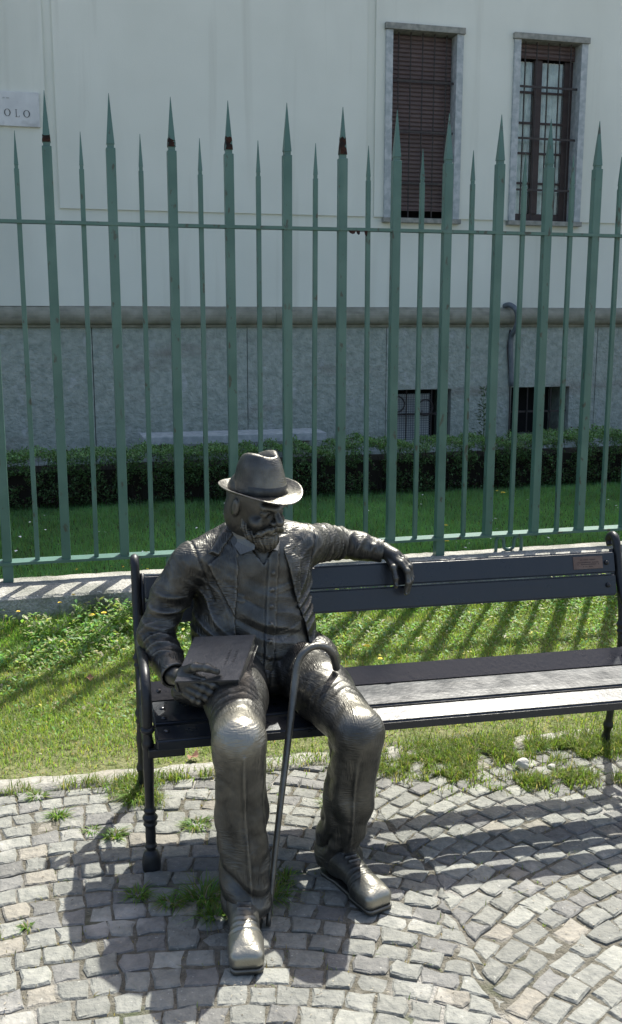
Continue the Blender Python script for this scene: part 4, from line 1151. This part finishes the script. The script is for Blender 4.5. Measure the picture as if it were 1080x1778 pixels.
# open front (over the waistcoat), then lapels and pocket as raised cloth
prism(g, [(.545, 1.05), (.548, .965), (.536, .86), (.523, .76), (.522, .66), (.545, .57), (.55, .40), (.78, .40), (.772, .56), (.752, .66), (.722, .74), (.700, .84), (.675, .93), (.655, .965), (.655, 1.05)], 2.60, 3.035, .004)
g.cap((.605, 3.0, 1.03), (.605, 3.05, .86), .072, .062, .004, sub=True)
plate(g, [(.548, .975), (.505, .968), (.452, .905), (.480, .893), (.448, .868), (.520, .715), (.528, .76), (.538, .86)], 2.7, 3.04, .0085)
plate(g, [(.505, .968), (.455, .910), (.482, .897), (.503, .925), (.546, .972), (.53, .99)], 2.7, 3.04, .006)
plate(g, [(.658, .965), (.70, .955), (.738, .905), (.715, .893), (.742, .868), (.735, .73), (.722, .74), (.702, .84), (.676, .93)], 2.7, 3.04, .0085)
plate(g, [(.40, .625), (.50, .615), (.50, .575), (.40, .585)], 2.7, 3.02, .007)
# under the skirts the seat stays visible
prism(g, [(.2, .30), (.2, .440), (1.0, .436), (1.0, .30)], 2.6, 3.4, .004)
g.disp(lambda X, Y, Z: lumps(X, Y, Z, .0013, 1.0), g.lo, g.lo+g.h*g.n)
spart('jacket', g.mesh('jacket'), BRJ)
bm = bmesh.new()
del g

# ---- trousers
g = Grid((.33, 2.34, .030), (.90, 3.16, .64), .0042)
g.ell((.625, 3.01, .525), (.175, .135, .09), .0)
HRr, HLr = (.535, 2.98, .525), (.715, 2.98, .525)
g.chain([HRr, (.487, 2.72, .522), KR], [.090, .089, .068], .03)
g.chain([HLr, (.755, 2.75, .508), KL], [.090, .089, .069], .03)
g.chain([KR, (.450, 2.455, .30), (.453, 2.425, .09)], [.069, .068, .066], .02)
g.chain([KL, (.778, 2.53, .28), (.760, 2.595, .08)], [.070, .069, .066], .02)
# hem widening
g.cap((.452, 2.42, .10), (.455, 2.415, .065), .063, .067, .01); g.cap((.760, 2.59, .09), (.762, 2.585, .055), .064, .068, .01)
g.cap((.60, 2.93, .50), (.66, 2.93, .50), .05, .05, .03)
def leg(X, Y, Z, cx, cy, ph, zk):
    r = np.sqrt((X-cx)**2+(Y-cy)**2); th = np.arctan2(X-cx, -(Y-cy))
    w = np.clip(1-(r-.10)/.03, 0, 1)*(Z < zk+.02)
    lowm = np.exp(-((Z-.12)/.075)**2); kn = np.exp(-((Z-zk+.07)/.07)**2)
    u = pi*(Z+.018*np.sin(th*1.5+ph)+.012*np.sin(th*3-ph))/.048
    u2 = pi*(Z+.05*np.sin(th*1.1+ph*2)+.02*np.sin(th*2.3))/.083
    f = -.017*(np.abs(np.sin(u2))**.8-.6)*(lowm*.85+kn*.5*np.clip(np.abs(th)-.4, 0, 1)+.10)*(.6+.4*np.sin(th*2+ph+Z*20))
    f += -.006*(ridge(u, 1.2)-.35)*(lowm*.6*np.clip(np.sin(th+ph), 0, 1)+kn*.4*np.clip(np.sin(th*1.5-ph), 0, 1))
    f += -.0050*np.sin(6*th+7*Z+ph+np.sin(Z*25))*np.exp(-((Z-.28)/.14)**2)
    thc = .0+.25*np.sin(Z*9+ph)*.3
    f += -.0055*np.exp(-((th-thc)/.045)**2)*np.clip((Z-.05)/.1, 0, 1)
    return f*w
g.disp(lambda X, Y, Z: leg(X, Y, Z, .450, 2.445, .6, KR[2]), (.33, 2.34, .03), (.60, 2.62, .50))
g.disp(lambda X, Y, Z: leg(X, Y, Z, .774-.03*(.3-Z)*0, 2.545+.0*Z, 2.1, KL[2]), (.64, 2.38, .03), (.90, 2.72, .46))
def lap(X, Y, Z):
    a = np.arctan2(Y-2.93, X-.625); r = np.sqrt((X-.625)**2+(Y-2.93)**2)
    return -.006*(ridge(a*4+r*15+np.sin(X*40), 1.3)-.35)*np.exp(-((r-.11)/.07)**2)*(Z > .50)
g.disp(lap, (.38, 2.60, .50), (.86, 3.1, .64))
# knee break folds on top of the thighs
def kb(c, ph):
    return lambda X, Y, Z: -.0028*(ridge(pi*((Y-c[1])+.35*np.abs(X-c[0])+.01*np.sin(X*60+ph))/.036, 1.6)-.3)*np.exp(-((Y-c[1]-.13)/.06)**2)*(Z > c[2]+.02)
g.disp(kb(KR, 0), (KR[0]-.1, KR[1], KR[2]), (KR[0]+.12, KR[1]+.3, .64)); g.disp(kb(KL, 1), (KL[0]-.12, KL[1], KL[2]), (KL[0]+.1, KL[1]+.3, .64))
# hollow hems
g.cap((.455, 2.412, .0), (.453, 2.42, .075), .058, .054, .002, sub=True); g.cap((.763, 2.582, .0), (.761, 2.59, .07), .058, .054, .002, sub=True)
prism(g, [(.30, .0), (.30, .050), (.92, .045), (.92, .0)], 2.2, 3.2)
g.disp(lambda X, Y, Z: lumps(X, Y, Z, .0011, .7), g.lo, g.lo+g.h*g.n)
# keep clear of the seat boards
g.add(lambda X, Y, Z: np.maximum(Z-.436, 2.725-Y)+0*X, (.30, 2.725, .30), (.92, 3.2, .436), 0, True, pad=.01)
spart('trousers', g.mesh('trousers'), BRT, label='bronze trousers with pressed crease and brightly rubbed knees')
del g

# ---- shoes
def shoe(heel, toe, nm):
    heel = np.array(heel, float); toe = np.array(toe, float)
    d = toe-heel; L = np.linalg.norm(d[:2]); f = np.array((d[0]/L, d[1]/L, 0)); sd_ = np.array((-f[1], f[0], 0)); R = np.stack([sd_, f, np.array((0, 0, 1.))], 1)
    lo = np.minimum(heel, toe)-.08; hi = np.maximum(heel, toe)+.08
    g = Grid((lo[0], lo[1], -.004), (hi[0], hi[1], .14), .0027)
    q = lambda x, y, z: np.array((heel[0], heel[1], 0))+sd_*x+f*y+np.array((0, 0, z))
    g.ell(q(0, .045, .060), (.039, .055, .052), 0, R)
    g.cap(q(0, .05, .10), q(0, .07, .06), .040, .042, .02)
    g.cap(q(0, .09, .068), q(0, L-.06, .042), .041, .036, .03)
    g.rbox(q(0, L-.058, .034), (.045, .052, .026), .022, .02, R)
    # tongue, lace ridges, toe-cap seam, crease wrinkles
    for k_, y in enumerate((.105, .122, .139)):
        z = .108-.22*(y-.09)
        g.cap(q(-.016, y, z), q(.016, y+.004, z), .0035, .0035, .002)
    def wr(X, Y, Z):
        y = (X-heel[0])*f[0]+(Y-heel[1])*f[1]; x = (X-heel[0])*sd_[0]+(Y-heel[1])*sd_[1]
        return .0028*np.exp(-((y-(L-.078)+2.2*x*x*4)/.0028)**2)*(Z > .03)-.0028*(ridge(pi*(y+.4*np.abs(x))/.017, 1.3)-.3)*np.exp(-((y-(L-.105))/.022)**2)*(Z > .03)
    g.disp(wr, g.lo, g.lo+g.h*g.n)
    sh_ = spart(nm, g.mesh(nm), BRS)
    g = Grid((lo[0], lo[1], -.003), (hi[0], hi[1], .03), .0027)
    g.cap(q(0, .035, .012), q(0, .06, .012), .041, .039, 0); g.cap(q(0, .06, .012), q(0, L-.06, .012), .034, .039, .01); g.rbox(q(0, L-.057, .012), (.0435, .0535, .02), .019, .012, R)
    g.add(lambda X, Y, Z: .0155-Z+0*X+0*Y, lo, (hi[0], hi[1], .05), .002, True)
    g.add(lambda X, Y, Z: Z-.001+0*X+0*Y, lo, (hi[0], hi[1], .05), .0, True)
    spart('sole', g.mesh('sole'), BRZ, sh_).matrix_parent_inverse = Matrix()
shoe((.452, 2.475, 0), (.412, 2.192, 0), 'shoe'); shoe((.738, 2.625, 0), (.822, 2.362, 0), 'shoe')

# ---- cane and book
pts = [(.506, 2.383, .004), (.5285, 2.425, .12), (.556, 2.474, .25), (.590, 2.532, .39), (.622, 2.590, .52), (.640, 2.622, .595), (.650, 2.635, .635), (.668, 2.642, .668), (.700, 2.650, .684), (.735, 2.658, .678), (.762, 2.668, .652), (.776, 2.680, .615), (.781, 2.688, .598)]
pp = catmull(pts, 7); k = len(pp)
cane = tubeo('cane', pp, [.0070+.0040*min(1, i/(k*.4)) for i in range(k)], BRC, None, 12)
tag(cane, 'thin bronze walking cane with hooked handle leaning between his knees', 'cane')
U = np.array([.8777, -.4661, .1109]); Vv = np.array([-.4052, -.8457, -.3473]); Nn = np.cross(U, Vv); Nn /= np.linalg.norm(Nn)
if Nn[2] > 0: Nn = -Nn                                    # pointing down, into the thickness
BKO = np.array([.3925, 2.8789, .6679]); bw, bh, bt = .193, .208, .044
book = empty('bronze_book', BKO); tag(book, 'closed bronze book resting on his right thigh under the hand', 'book')
def slab_uvn(name, u0, u1, v0, v1, n0, n1, m, bev=.002, parent=None):
    bm = bmesh.new(); box(bm, 0, 1, 0, 1, 0, 1)
    for v_ in bm.verts:
        a, b, c_ = v_.co; p = U*(u0+(u1-u0)*a)+Vv*(v0+(v1-v0)*b)+Nn*(n0+(n1-n0)*c_); v_.co = Vector(p)
    bmesh.ops.recalc_face_normals(bm, faces=bm.faces[:])
    if bev: bmesh.ops.bevel(bm, geom=bm.edges[:], offset=bev, segments=2, affect='EDGES')
    return link(name, bm_mesh(name, bm), m, parent or book)
slab_uvn('cover', 0, bw, 0, bh, 0, .006, BRB); slab_uvn('cover', 0, bw, 0, bh, bt-.006, bt, BRB)
slab_uvn('page_block', .006, bw-.007, .007, bh-.007, .0065, bt-.0065, BRB, .001)
slab_uvn('spine', 0, .0055, .002, bh-.002, .0062, bt-.0062, BRB, .001)
rp = random.Random(9)
bm = bmesh.new()
def stroke(a, b, w=.0016):
    a = np.array(a); b = np.array(b); d = b-a; d /= np.linalg.norm(d); n2 = np.array((-d[1], d[0]))*w/2
    P = [a-n2, b-n2, b+n2, a+n2]
    bm.faces.new([bm.verts.new(tuple(U*p[0]+Vv*p[1]+Nn*-.0006)) for p in P])
# two short worn lines of raised lettering running up the cover near the fore edge
for u0, v0, n, s in ((.128, .135, 6, .0105), (.150, .125, 5, .0095)):
    for k_ in range(n):
        v = v0-k_*s*1.15
        stroke((u0, v), (u0+.009, v)); 
        if k_ % 2: stroke((u0+.009, v), (u0+.009, v-.006))
        else: stroke((u0+.002, v-.001), (u0+.008, v-.006))
link('worn_lettering', bm_mesh('lt', bm), BRC, book)

# ================================================================= VEGETATION
def blades(name, P, H, Wd, bend, C, m, seg=2, az=None):
    n = len(P); az = rng.uniform(0, 2*pi, n) if az is None else az
    d = np.stack([np.cos(az), np.sin(az)], 1); t = np.stack([-d[:, 1], d[:, 0]], 1)
    L = []
    for k_, (s, w) in enumerate(((0, 1), (.5, .8), (1, .0))):
        off = bend*H*(s**1.8); z = H*s*np.sqrt(np.maximum(.05, 1-(bend*s*.8)**2))
        c = P.copy(); c[:, 0] += d[:, 0]*off; c[:, 1] += d[:, 1]*off; c[:, 2] += z
        if w > 0:
            a = c.copy(); b = c.copy(); a[:, :2] -= t*(Wd*w/2)[:, None]; b[:, :2] += t*(Wd*w/2)[:, None]; L += [a, b]
        else: L.append(c)
    V = np.stack(L, 1).reshape(-1, 3); b = (np.arange(n)*5)[:, None]
    T = np.concatenate([b+np.array([[0, 1, 3]]), b+np.array([[0, 3, 2]]), b+np.array([[2, 3, 4]])], 0)
    return np_mesh(name, V, T, np.repeat(C, 5, 0))
def leaves(name, P, size, tilt, C, m, asp=.55, az=None):
    """small folded leaves: 2 triangles pairs along a midrib"""
    n = len(P); az = rng.uniform(0, 2*pi, n) if az is None else az; el = tilt
    d = np.stack([np.cos(az)*np.cos(el), np.sin(az)*np.cos(el), np.sin(el)], 1); s = np.stack([-np.sin(az), np.cos(az), np.zeros(n)], 1)
    up = np.cross(d, s)*.25
    S = size[:, None]
    base = P; tip = P+d*S; l = P+d*S*.5+s*S*asp*.5+up*S*.5; r = P+d*S*.5-s*S*asp*.5+up*S*.5
    V = np.stack([base, l, tip, r], 1).reshape(-1, 3); b = (np.arange(n)*4)[:, None]
    T = np.concatenate([b+np.array([[0, 1, 2]]), b+np.array([[0, 2, 3]])], 0)
    return np_mesh(name, V, T, np.repeat(C, 4, 0))
def zv(x, y): return -.004+.03*np.clip((y-3.5)/1.6, 0, 1)+.012*(vnoise(x+20, y+20, 4, 2)-.5)
# ---- sunlit verge
n = 165000
x = rng.uniform(-1.2, 4.6, n); y = kerb_far(x)+(5.285-kerb_far(x))*rng.random(n)**.85
bare = vnoise(x+9, y+9, 2.3, 5)*.6+vnoise(x+9, y+9, 7, 6)*.4
edge = np.clip((y-kerb_far(x))/.25, 0, 1)
keep = rng.random(n) < np.clip(1.55-.9*bare-.25*(1-edge), .25, 1)
x, y, bare, edge = x[keep], y[keep], bare[keep], edge[keep]; n = len(x)
tall = np.clip((y-4.55)/.6, 0, 1)*(.35+.9*vnoise(x+5, y, 2.5, 8))*np.where(x < 1.2, 1.25, .55)
H_ = (.018+.028*rng.random(n))*(.7+.6*vnoise(x+3, y+3, 3, 9))*(.62+.38*edge)+.055*tall*rng.random(n)
P = np.stack([x, y, zv(x, y)-.004], 1)
dry = rng.random(n) < np.clip(.12+.5*(bare-.45), .06, .5)
base = np.stack([rng.uniform(.19, .28, n), rng.uniform(.28, .37, n), rng.uniform(.055, .11, n)], 1)*rng.uniform(.75, 1.15, (n, 1))
yel = vnoise(x+31, y+17, 1.6, 14)[:, None]
base = base*1.12*(1-.22*(1-yel))*np.array((1, 1, 1))
dryc = np.stack([rng.uniform(.28, .42, n), rng.uniform(.25, .34, n), rng.uniform(.14, .22, n)], 1)
Cc = np.where(dry[:, None], dryc, base); Cc = np.where((tall > .3)[:, None] & ~dry[:, None], base*np.array((.72, .92, .8)), Cc)
me = blades('verge_grass', P, H_, rng.uniform(.0022, .0042, n), rng.uniform(.2, 1.1, n), Cc, None)
tag(link('verge_grass', me, MAT['grass']), kind='stuff')
# broad-leaved weeds and clover in the verge, densest at the plinth on the left
n = 90000
x = rng.uniform(-1.2, 4.6, n); y = 3.6+1.67*rng.random(n)**.75
clump = vnoise(x+2, y+2, 3.0, 21)*.55+vnoise(x+2, y+2, 9, 22)*.45
pw = np.clip((clump-.34)*4, 0, 1)*np.clip(.15+(y-3.8)/1.1, .10, 1)*np.where(x < 1.4, 1.0, .55)
keep = rng.random(n) < pw; x, y, clump = x[keep], y[keep], clump[keep]; n = len(x)
near = np.clip((y-4.45)/.75, 0, 1)*np.where(x < 1.3, 1.0, .35)
hgt = (.012+(.04+.13*near)*np.clip((y-4.3)/.8, 0, 1)*clump)*rng.random(n)**.7*1.2
P = np.stack([x, y, zv(x, y)+hgt], 1)
Cc = np.stack([rng.uniform(.15, .27, n), rng.uniform(.27, .40, n), rng.uniform(.08, .15, n)], 1)*rng.uniform(.7, 1.2, (n, 1))
pale = rng.random(n) < .10; Cc[pale] = np.array((.55, .50, .38))*rng.uniform(.7, 1.1, (pale.sum(), 1))
me = leaves('verge_weeds', P, rng.uniform(.012, .030, n)*(1+.5*near), rng.uniform(-.3, .9, n), Cc, None, .5)
tag(link('verge_weeds', me, MAT['grass']), kind='stuff')
# ---- grass that has crept over the paving on the right, and joint weeds everywhere
def creep(cx, cy, rx, ry, n):
    return cx+rng.normal(0, rx*.62, n), cy+rng.normal(0, ry*.62, n)
X_, Y_ = [], []
for cx, cy, rx, ry, n in ((1.52, 3.24, .30, .075, 5200), (1.30, 3.12, .12, .07, 1300), (1.98, 3.20, .30, .10, 6000), (1.62, 2.985, .20, .045, 1500), (1.15, 3.22, .14, .05, 900), (1.90, 2.95, .22, .05, 1500), (2.4, 3.2, .3, .12, 3000), (.23, 3.30, .07, .07, 900), (.3, 3.18, .05, .05, 350), (1.35, 3.35, .5, .05, 2600), (.0, 3.37, .35, .03, 500), (.42, 3.33, .25, .03, 400)):
    a, b = creep(cx, cy, rx, ry, n); k_ = (vnoise(a+7, b+7, 12, 33)*.6+vnoise(a+7, b+7, 31, 34)*.4 > .40) & (b < kerb_far(a)+.08); X_.append(a[k_]); Y_.append(b[k_])
x = np.concatenate(X_); y = np.concatenate(Y_); n = len(x)
P = np.stack([x, y, np.full(n, -.002)], 1)
Cc = np.stack([rng.uniform(.13, .21, n), rng.uniform(.20, .28, n), rng.uniform(.035, .07, n)], 1)*rng.uniform(.75, 1.15, (n, 1))
dry = rng.random(n) < .14; Cc[dry] = (.33, .29, .18)
me = blades('creeping_grass', P, .018+.038*rng.random(n), rng.uniform(.0022, .0042, n), rng.uniform(.3, 1.2, n), Cc, None)
tag(link('creeping_grass', me, MAT['grass']), kind='stuff')
# tiny growth and dry moss down in the joints
n = 5200
x = rng.uniform(-.5, 2.4, n); y = 2.0+1.35*rng.random(n)**.55; m_ = vnoise(x+4, y+4, 5, 41)*.6+vnoise(x+4, y+4, 14, 42)*.4
keep = (m_ > .56-.10*np.clip((y-2.7)/.6, 0, 1)) & (y < kerb_near(x)); x, y = x[keep], y[keep]
J = np.concatenate([np.array(Q)[[0, 1, 2, 3, 0]] for Q in stones]) ; J2 = np.concatenate([(np.array(Q)+np.roll(np.array(Q), -1, 0))/2 for Q in stones]); J = np.concatenate([J, J2])
idx = np.array([np.argmin((J[:, 0]-a)**2+(J[:, 1]-b)**2) for a, b in zip(x[:2600], y[:2600])])
P = np.stack([J[idx, 0]+rng.normal(0, .004, len(idx)), J[idx, 1]+rng.normal(0, .004, len(idx)), np.full(len(idx), -.008)], 1); n = len(P)
Cc = np.stack([rng.uniform(.12, .22, n), rng.uniform(.17, .25, n), rng.uniform(.04, .08, n)], 1)
dry = rng.random(n) < .4; Cc[dry] = (.26, .21, .12)
me = blades('joint_weeds', P, .008+.016*rng.random(n), np.full(n, .0026), rng.uniform(.2, 1.2, n), Cc, None)
tag(link('joint_weeds', me, MAT['grass']), kind='stuff')
# distinct tufts one can point at
TUFTS = [((.36, 2.56), .075, .11, 'leggy grass tuft growing against the foot of the front bench leg'),
         ((.185, 2.62), .045, .06, 'small grass tuft in the shade left of the front bench leg'),
         ((.265, 2.56), .05, .055, 'grass tuft in the statue shadow between bench leg and right shoe'),
         ((.375, 2.47), .06, .075, 'bushy grass tuft beside the right trouser cuff'),
         ((.545, 2.52), .07, .085, 'dark grass tuft behind the tip of the cane'),
         ((.60, 2.60), .05, .06, 'grass tuft just right of the cane under the seat'),
         ((.235, 3.22), .075, .10, 'lush bright grass tuft at the rear bench leg'),
         ((.14, 2.98), .05, .055, 'grass tuft on the joints where the bench leg shadow crosses'),
         ((-.03, 3.16), .04, .055, 'grass tuft in sunny cobbles near the left edge'),
         ((-.10, 3.31), .04, .06, 'small tuft against the kerb at far left'),
         ((.40, 2.98), .06, .06, 'spreading weed tuft in sunny cobbles left of the right trouser leg'),
         ((.07, 3.03), .035, .04, 'tiny weed tuft left of the rear leg shadow'),
         ((-.12, 2.55), .02, .035, 'tiny weed in a joint at far left of the paving'),
         ((.86, 3.02), .06, .055, 'weed tuft in sunny cobbles behind the left trouser leg'),
         ((.98, 3.10), .05, .05, 'sprawling weed on cobbles between left trouser leg and kerb')]
for (x, y), spread, h, lab in TUFTS:
    n = int(90*spread/.05)
    a = rng.uniform(0, 2*pi, n); r = spread*.62*rng.random(n)**.8
    P = np.stack([r*np.cos(a), r*np.sin(a)*.8, np.full(n, -.004)], 1)
    Cc = np.stack([rng.uniform(.10, .18, n), rng.uniform(.19, .28, n), rng.uniform(.03, .06, n)], 1)*rng.uniform(.75, 1.15, (n, 1))
    dry = rng.random(n) < .10; Cc[dry] = (.32, .28, .17)
    me = blades('grass_tuft', P, h*.72*(.35+.65*rng.random(n)), rng.uniform(.003, .0055, n), rng.uniform(.7, 1.8, n), Cc, None, az=a+rng.normal(0, .5, n))
    o = link('grass_tuft', me, MAT['grass']); o.location = (x, y, 0); tag(o, lab, 'grass tuft', 'grass tufts growing between the cobbles')
# ---- shaded lawn beyond the railing
n = 190000
x = rng.uniform(-1.4, 7.0, n); y = 5.64+3.0*rng.random(n)
P = np.stack([x, y, .09+.012*(vnoise(x+20, y+20, 3, 4)-.5)-.004], 1)
H_ = .026+.034*rng.random(n)*(.5+vnoise(x, y+3, 2.2, 51))
tone = (.55+.7*vnoise(x+8, y+8, 1.8, 52)*.6+.7*vnoise(x+8, y+8, 8, 53)*.4)[:, None]
Cc = np.stack([rng.uniform(.15, .21, n), rng.uniform(.34, .43, n), rng.uniform(.13, .175, n)], 1)*tone
dry = rng.random(n) < .03; Cc[dry] = (.16, .18, .09)
me = blades('lawn_grass', P, H_, rng.uniform(.003, .0055, n), rng.uniform(.1, .9, n), Cc, None)
tag(link('lawn_grass', me, MAT['grass']), kind='stuff')
def flower(x, y, z0, h, r, m, name, lab, npet=14):
    root = empty(name, (x, y, z0))
    tag(root, lab, 'flower')
    bx, by = rng.normal(0, .15*h, 2)
    tubeo('stem', [(0, 0, 0), (bx*.5, by*.5, h*.55), (bx, by, h)], .0012, MAT['stem'], root, 5)
    bm = bmesh.new(); c0 = bm.verts.new((bx, by, h+.003))
    for ring, k_, rr, zz in ((0, npet, r, .003), (1, npet-4, r*.65, .006)):
        for j in range(k_):
            t = 2*pi*(j+ring*.5)/k_; w = .9*pi/k_
            v_ = [bm.verts.new((bx+rr*.15*cos(t), by+rr*.15*sin(t), h+zz*.5)), bm.verts.new((bx+rr*.7*cos(t-w), by+rr*.7*sin(t-w), h+zz)), bm.verts.new((bx+rr*cos(t), by+rr*sin(t), h+zz*1.2)), bm.verts.new((bx+rr*.7*cos(t+w), by+rr*.7*sin(t+w), h+zz))]
            bm.faces.new(v_)
    link('flower_head', bm_mesh('head', bm), m, root)
FL = [(3.63, 7.55, .09, .10, .026, 'dandelion in the shaded lawn highest of the three on the right'), (3.66, 7.75, .09, .08, .014, 'small yellow flower just above a dandelion in the right lawn'),
      (2.72, 6.55, .09, .07, .018, 'small dandelion in the lawn between the railing bars near the middle'), (2.50, 6.02, .09, .08, .022, 'dandelion close behind the bottom rail right of the statue'),
      (1.40, 4.35, .02, .06, .020, 'yellow dandelion in sunny grass seen under the bench back'), (1.42, 4.17, .02, .05, .013, 'tiny yellow flower below the dandelion in the sunny grass'),
      (.005, 5.10, .02, .17, .013, 'tall yellow weed flower against the plinth left of centre'), (.095, 5.13, .02, .19, .013, 'tallest yellow weed flower against the plinth'),
      (.17, 4.98, .02, .12, .018, 'yellow flower cluster in weeds right of the tall ones'), (.20, 5.0, .02, .12, .016, 'yellow flower cluster nearest the bench in the weeds'), (-.16, 5.1, .02, .13, .012, 'yellow weed flower at far left against the plinth'),
      (.36, 4.95, .02, .09, .014, 'small yellow bloom in weeds close behind the bench curl')]
for x, y, z, h, r, lab in FL: flower(x, y, z, h, r, MAT['petal_y'], 'dandelion', lab)
# scattered tiny yellow and white flowers
def specks(name, n, x0, x1, y0, y1, z, size, colr, m):
    x = rng.uniform(x0, x1, n); y = rng.uniform(y0, y1, n); P = np.stack([x, y, z+.045*rng.random(n)+.03], 1)
    me = leaves(name, P, np.full(n, size)*rng.uniform(.6, 1.2, n), rng.uniform(-.2, .6, n), np.tile(np.array(colr), (n, 1)), None, .95)
    tag(link(name, me, m), kind='stuff')
specks('daisies', 90, -.5, 6.5, 5.9, 8.0, .09, .022, (.8, .8, .78), MAT['petal_w'])
specks('lawn_buttercups', 26, .0, .9, 5.68, 6.1, .08, .018, (.7, .6, .05), MAT['petal_y'])

# ---- clipped hedge
hd = empty('hedge', (3, 8.45, .09)); tag(hd, 'low dark green clipped hedge along the foot of the building', 'hedge')
n = 105000
x = rng.uniform(-1.6, 7.6, n); top = .415+.055*(vnoise(x+3, x*0+1, 2.6, 61)-.5)*2+.04*(vnoise(x+3, x*0+5, 9, 62)-.5)*2+.04*np.clip(x/5, 0, 1)
u = rng.random(n)
y = np.where(u < .62, 8.19+.10*rng.random(n)**1.4+.05*(vnoise(x, u*9, 6, 63)-.5), 8.2+.52*rng.random(n))
zz = np.where(u < .62, top*(rng.random(n)**.8), top-.05*rng.random(n)**2+.035*(rng.random(n) < .10)*rng.random(n))
dens = vnoise(x*1.0+7, zz*1.0+3, 9, 64)*.6+vnoise(x+7, zz+3, 22, 65)*.4
keep = (dens > .36) | (u > .62); x, y, zz, u, dens = x[keep], y[keep], zz[keep], u[keep], dens[keep]; n = len(x)
P = np.stack([x-3, y-8.45+.04*(dens < .5), zz], 1)
green_mix = np.clip(zz/.5, 0, 1)[:, None]**2*.5+.5*rng.random((n, 1))  # greener towards the top, plus a random share
Cc = np.array((.085, .14, .07))*(1-green_mix)+np.array((.15, .30, .10))*green_mix; Cc = Cc*rng.uniform(.6, 1.4, (n, 1))
red = rng.random(n) < np.where(zz < .28, .22, .03); Cc[red] = np.array((.085, .05, .04))*rng.uniform(.6, 1.2, (red.sum(), 1))
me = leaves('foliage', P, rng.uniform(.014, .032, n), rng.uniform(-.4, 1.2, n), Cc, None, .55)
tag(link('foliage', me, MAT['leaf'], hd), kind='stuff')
bm = bmesh.new(); box(bm, -4.6, 4.6, -.12, .26, .04, .30); link('dark_core', bm_mesh('dark_core', bm), MAT['twig'], hd)  # solid dark box, its colour standing in for the shade inside the hedge
# loose stems low in the hedge
bm = bmesh.new(); rh = random.Random(3)
for k_ in range(420):
    x = rh.uniform(-4.5, 4.5); a = Vector((x, -.17+rh.uniform(-.03, .04), .0)); b = a+Vector((rh.uniform(-.06, .06), rh.uniform(-.05, .03), rh.uniform(.2, .45)))
    tube(bm, [a, (a+b)/2+Vector((rh.uniform(-.02, .02), 0, 0)), b], [.004, .003, .0015], 4)
tag(link('stems', bm_mesh('stems', bm), MAT['twig'], hd), kind='stuff')
# wild plant standing before the wall between the basement windows
wp = empty('wild_plant', (4.50, 9.9, .09)); tag(wp, 'thin self-sown plant standing against the stone base between basement windows', 'plant')
tubeo('stem', [(0, 0, 0), (.01, 0, .4), (-.01, 0, .80)], [.006, .005, .002], MAT['stem'], wp, 6)
n = 240; h_ = rng.random(n); a = rng.uniform(0, 2*pi, n); r = .09*(1-h_*.7)*rng.random(n)
me = leaves('foliage', np.stack([r*np.cos(a), r*np.sin(a), .25+.57*h_], 1), rng.uniform(.03, .06, n), rng.uniform(-.2, .9, n), np.tile(np.array((.07, .12, .05)), (n, 1))*rng.uniform(.7, 1.3, (n, 1)), None, .3, az=a)
tag(link('foliage', me, MAT['leaf'], wp), kind='stuff')
# pale pebble lying in the grass on the right, and a few chips, dry leaves
def pebble(name, loc, s, m, lab, cat):
    bm = bmesh.new(); bmesh.ops.create_icosphere(bm, subdivisions=3, radius=1)
    for v_ in bm.verts:
        p = v_.co; k_ = 1+.10*sin(p.x*3+1)+.08*sin(p.y*4+p.z*3)+.05*sin(p.z*7+p.x*5); v_.co = Vector((p.x*s[0]*k_, p.y*s[1]*k_, p.z*s[2]*k_))
    o = link(name, bm_mesh(name, bm), m, None, True); o.location = loc; tag(o, lab, cat); return o
pebble('pebble', (1.605, 3.10, .018), (.026, .022, .020), MAT['stone_white'], 'pale rounded stone lying in the grass right of the statue', 'stone')
pebble('pebble', (1.71, 3.075, .006), (.016, .013, .009), MAT['stone_white'], 'small flat pale stone beside the round one', 'stone')
MAT['dead'] = mat('dead_leaf', (.16, .075, .045), .8, 0, (.24, .13, .08), 30)
for x, y, lab in ((.12, 4.35, 'curled brown leaf on the grass left of the bench'), (.46, 3.47, 'dark fragment lying on the kerb behind the right shin')):
    bm = bmesh.new(); k_ = 9; c0 = bm.verts.new((0, 0, .008)); rr = [bm.verts.new((.028*cos(2*pi*j/k_)*(1+.3*sin(j*2.3)), .018*sin(2*pi*j/k_), .012+.010*sin(j*1.9))) for j in range(k_)]
    for j in range(k_): bm.faces.new((c0, rr[j], rr[(j+1) % k_]))
    o = link('dry_leaf', bm_mesh('leaf', bm), MAT['dead']); o.location = (x, y, .028 if y > 4 else .006); o.rotation_euler = (.2, .1, x*9); tag(o, lab, 'leaf')

# grit, dead bits and broken stems scattered on the paving
n = 2600
x = rng.uniform(-.5, 2.4, n); y = rng.uniform(2.0, 3.4, n); keep = vnoise(x+3, y+8, 4, 71) > .45; x, y = x[keep], y[keep]; n = len(x)
Cc = np.where((rng.random(n) < .5)[:, None], np.array((.30, .27, .21)), np.array((.12, .10, .07)))*rng.uniform(.7, 1.3, (n, 1))
me = leaves('paving_litter', np.stack([x, y, np.full(n, .004)], 1), rng.uniform(.003, .011, n), rng.uniform(-.1, .25, n), Cc, None, .35)
MAT['litter'] = mat('dry_litter', (.2, .17, .12), .9, attr='Col')
tag(link('paving_litter', me, MAT['litter']), kind='stuff')
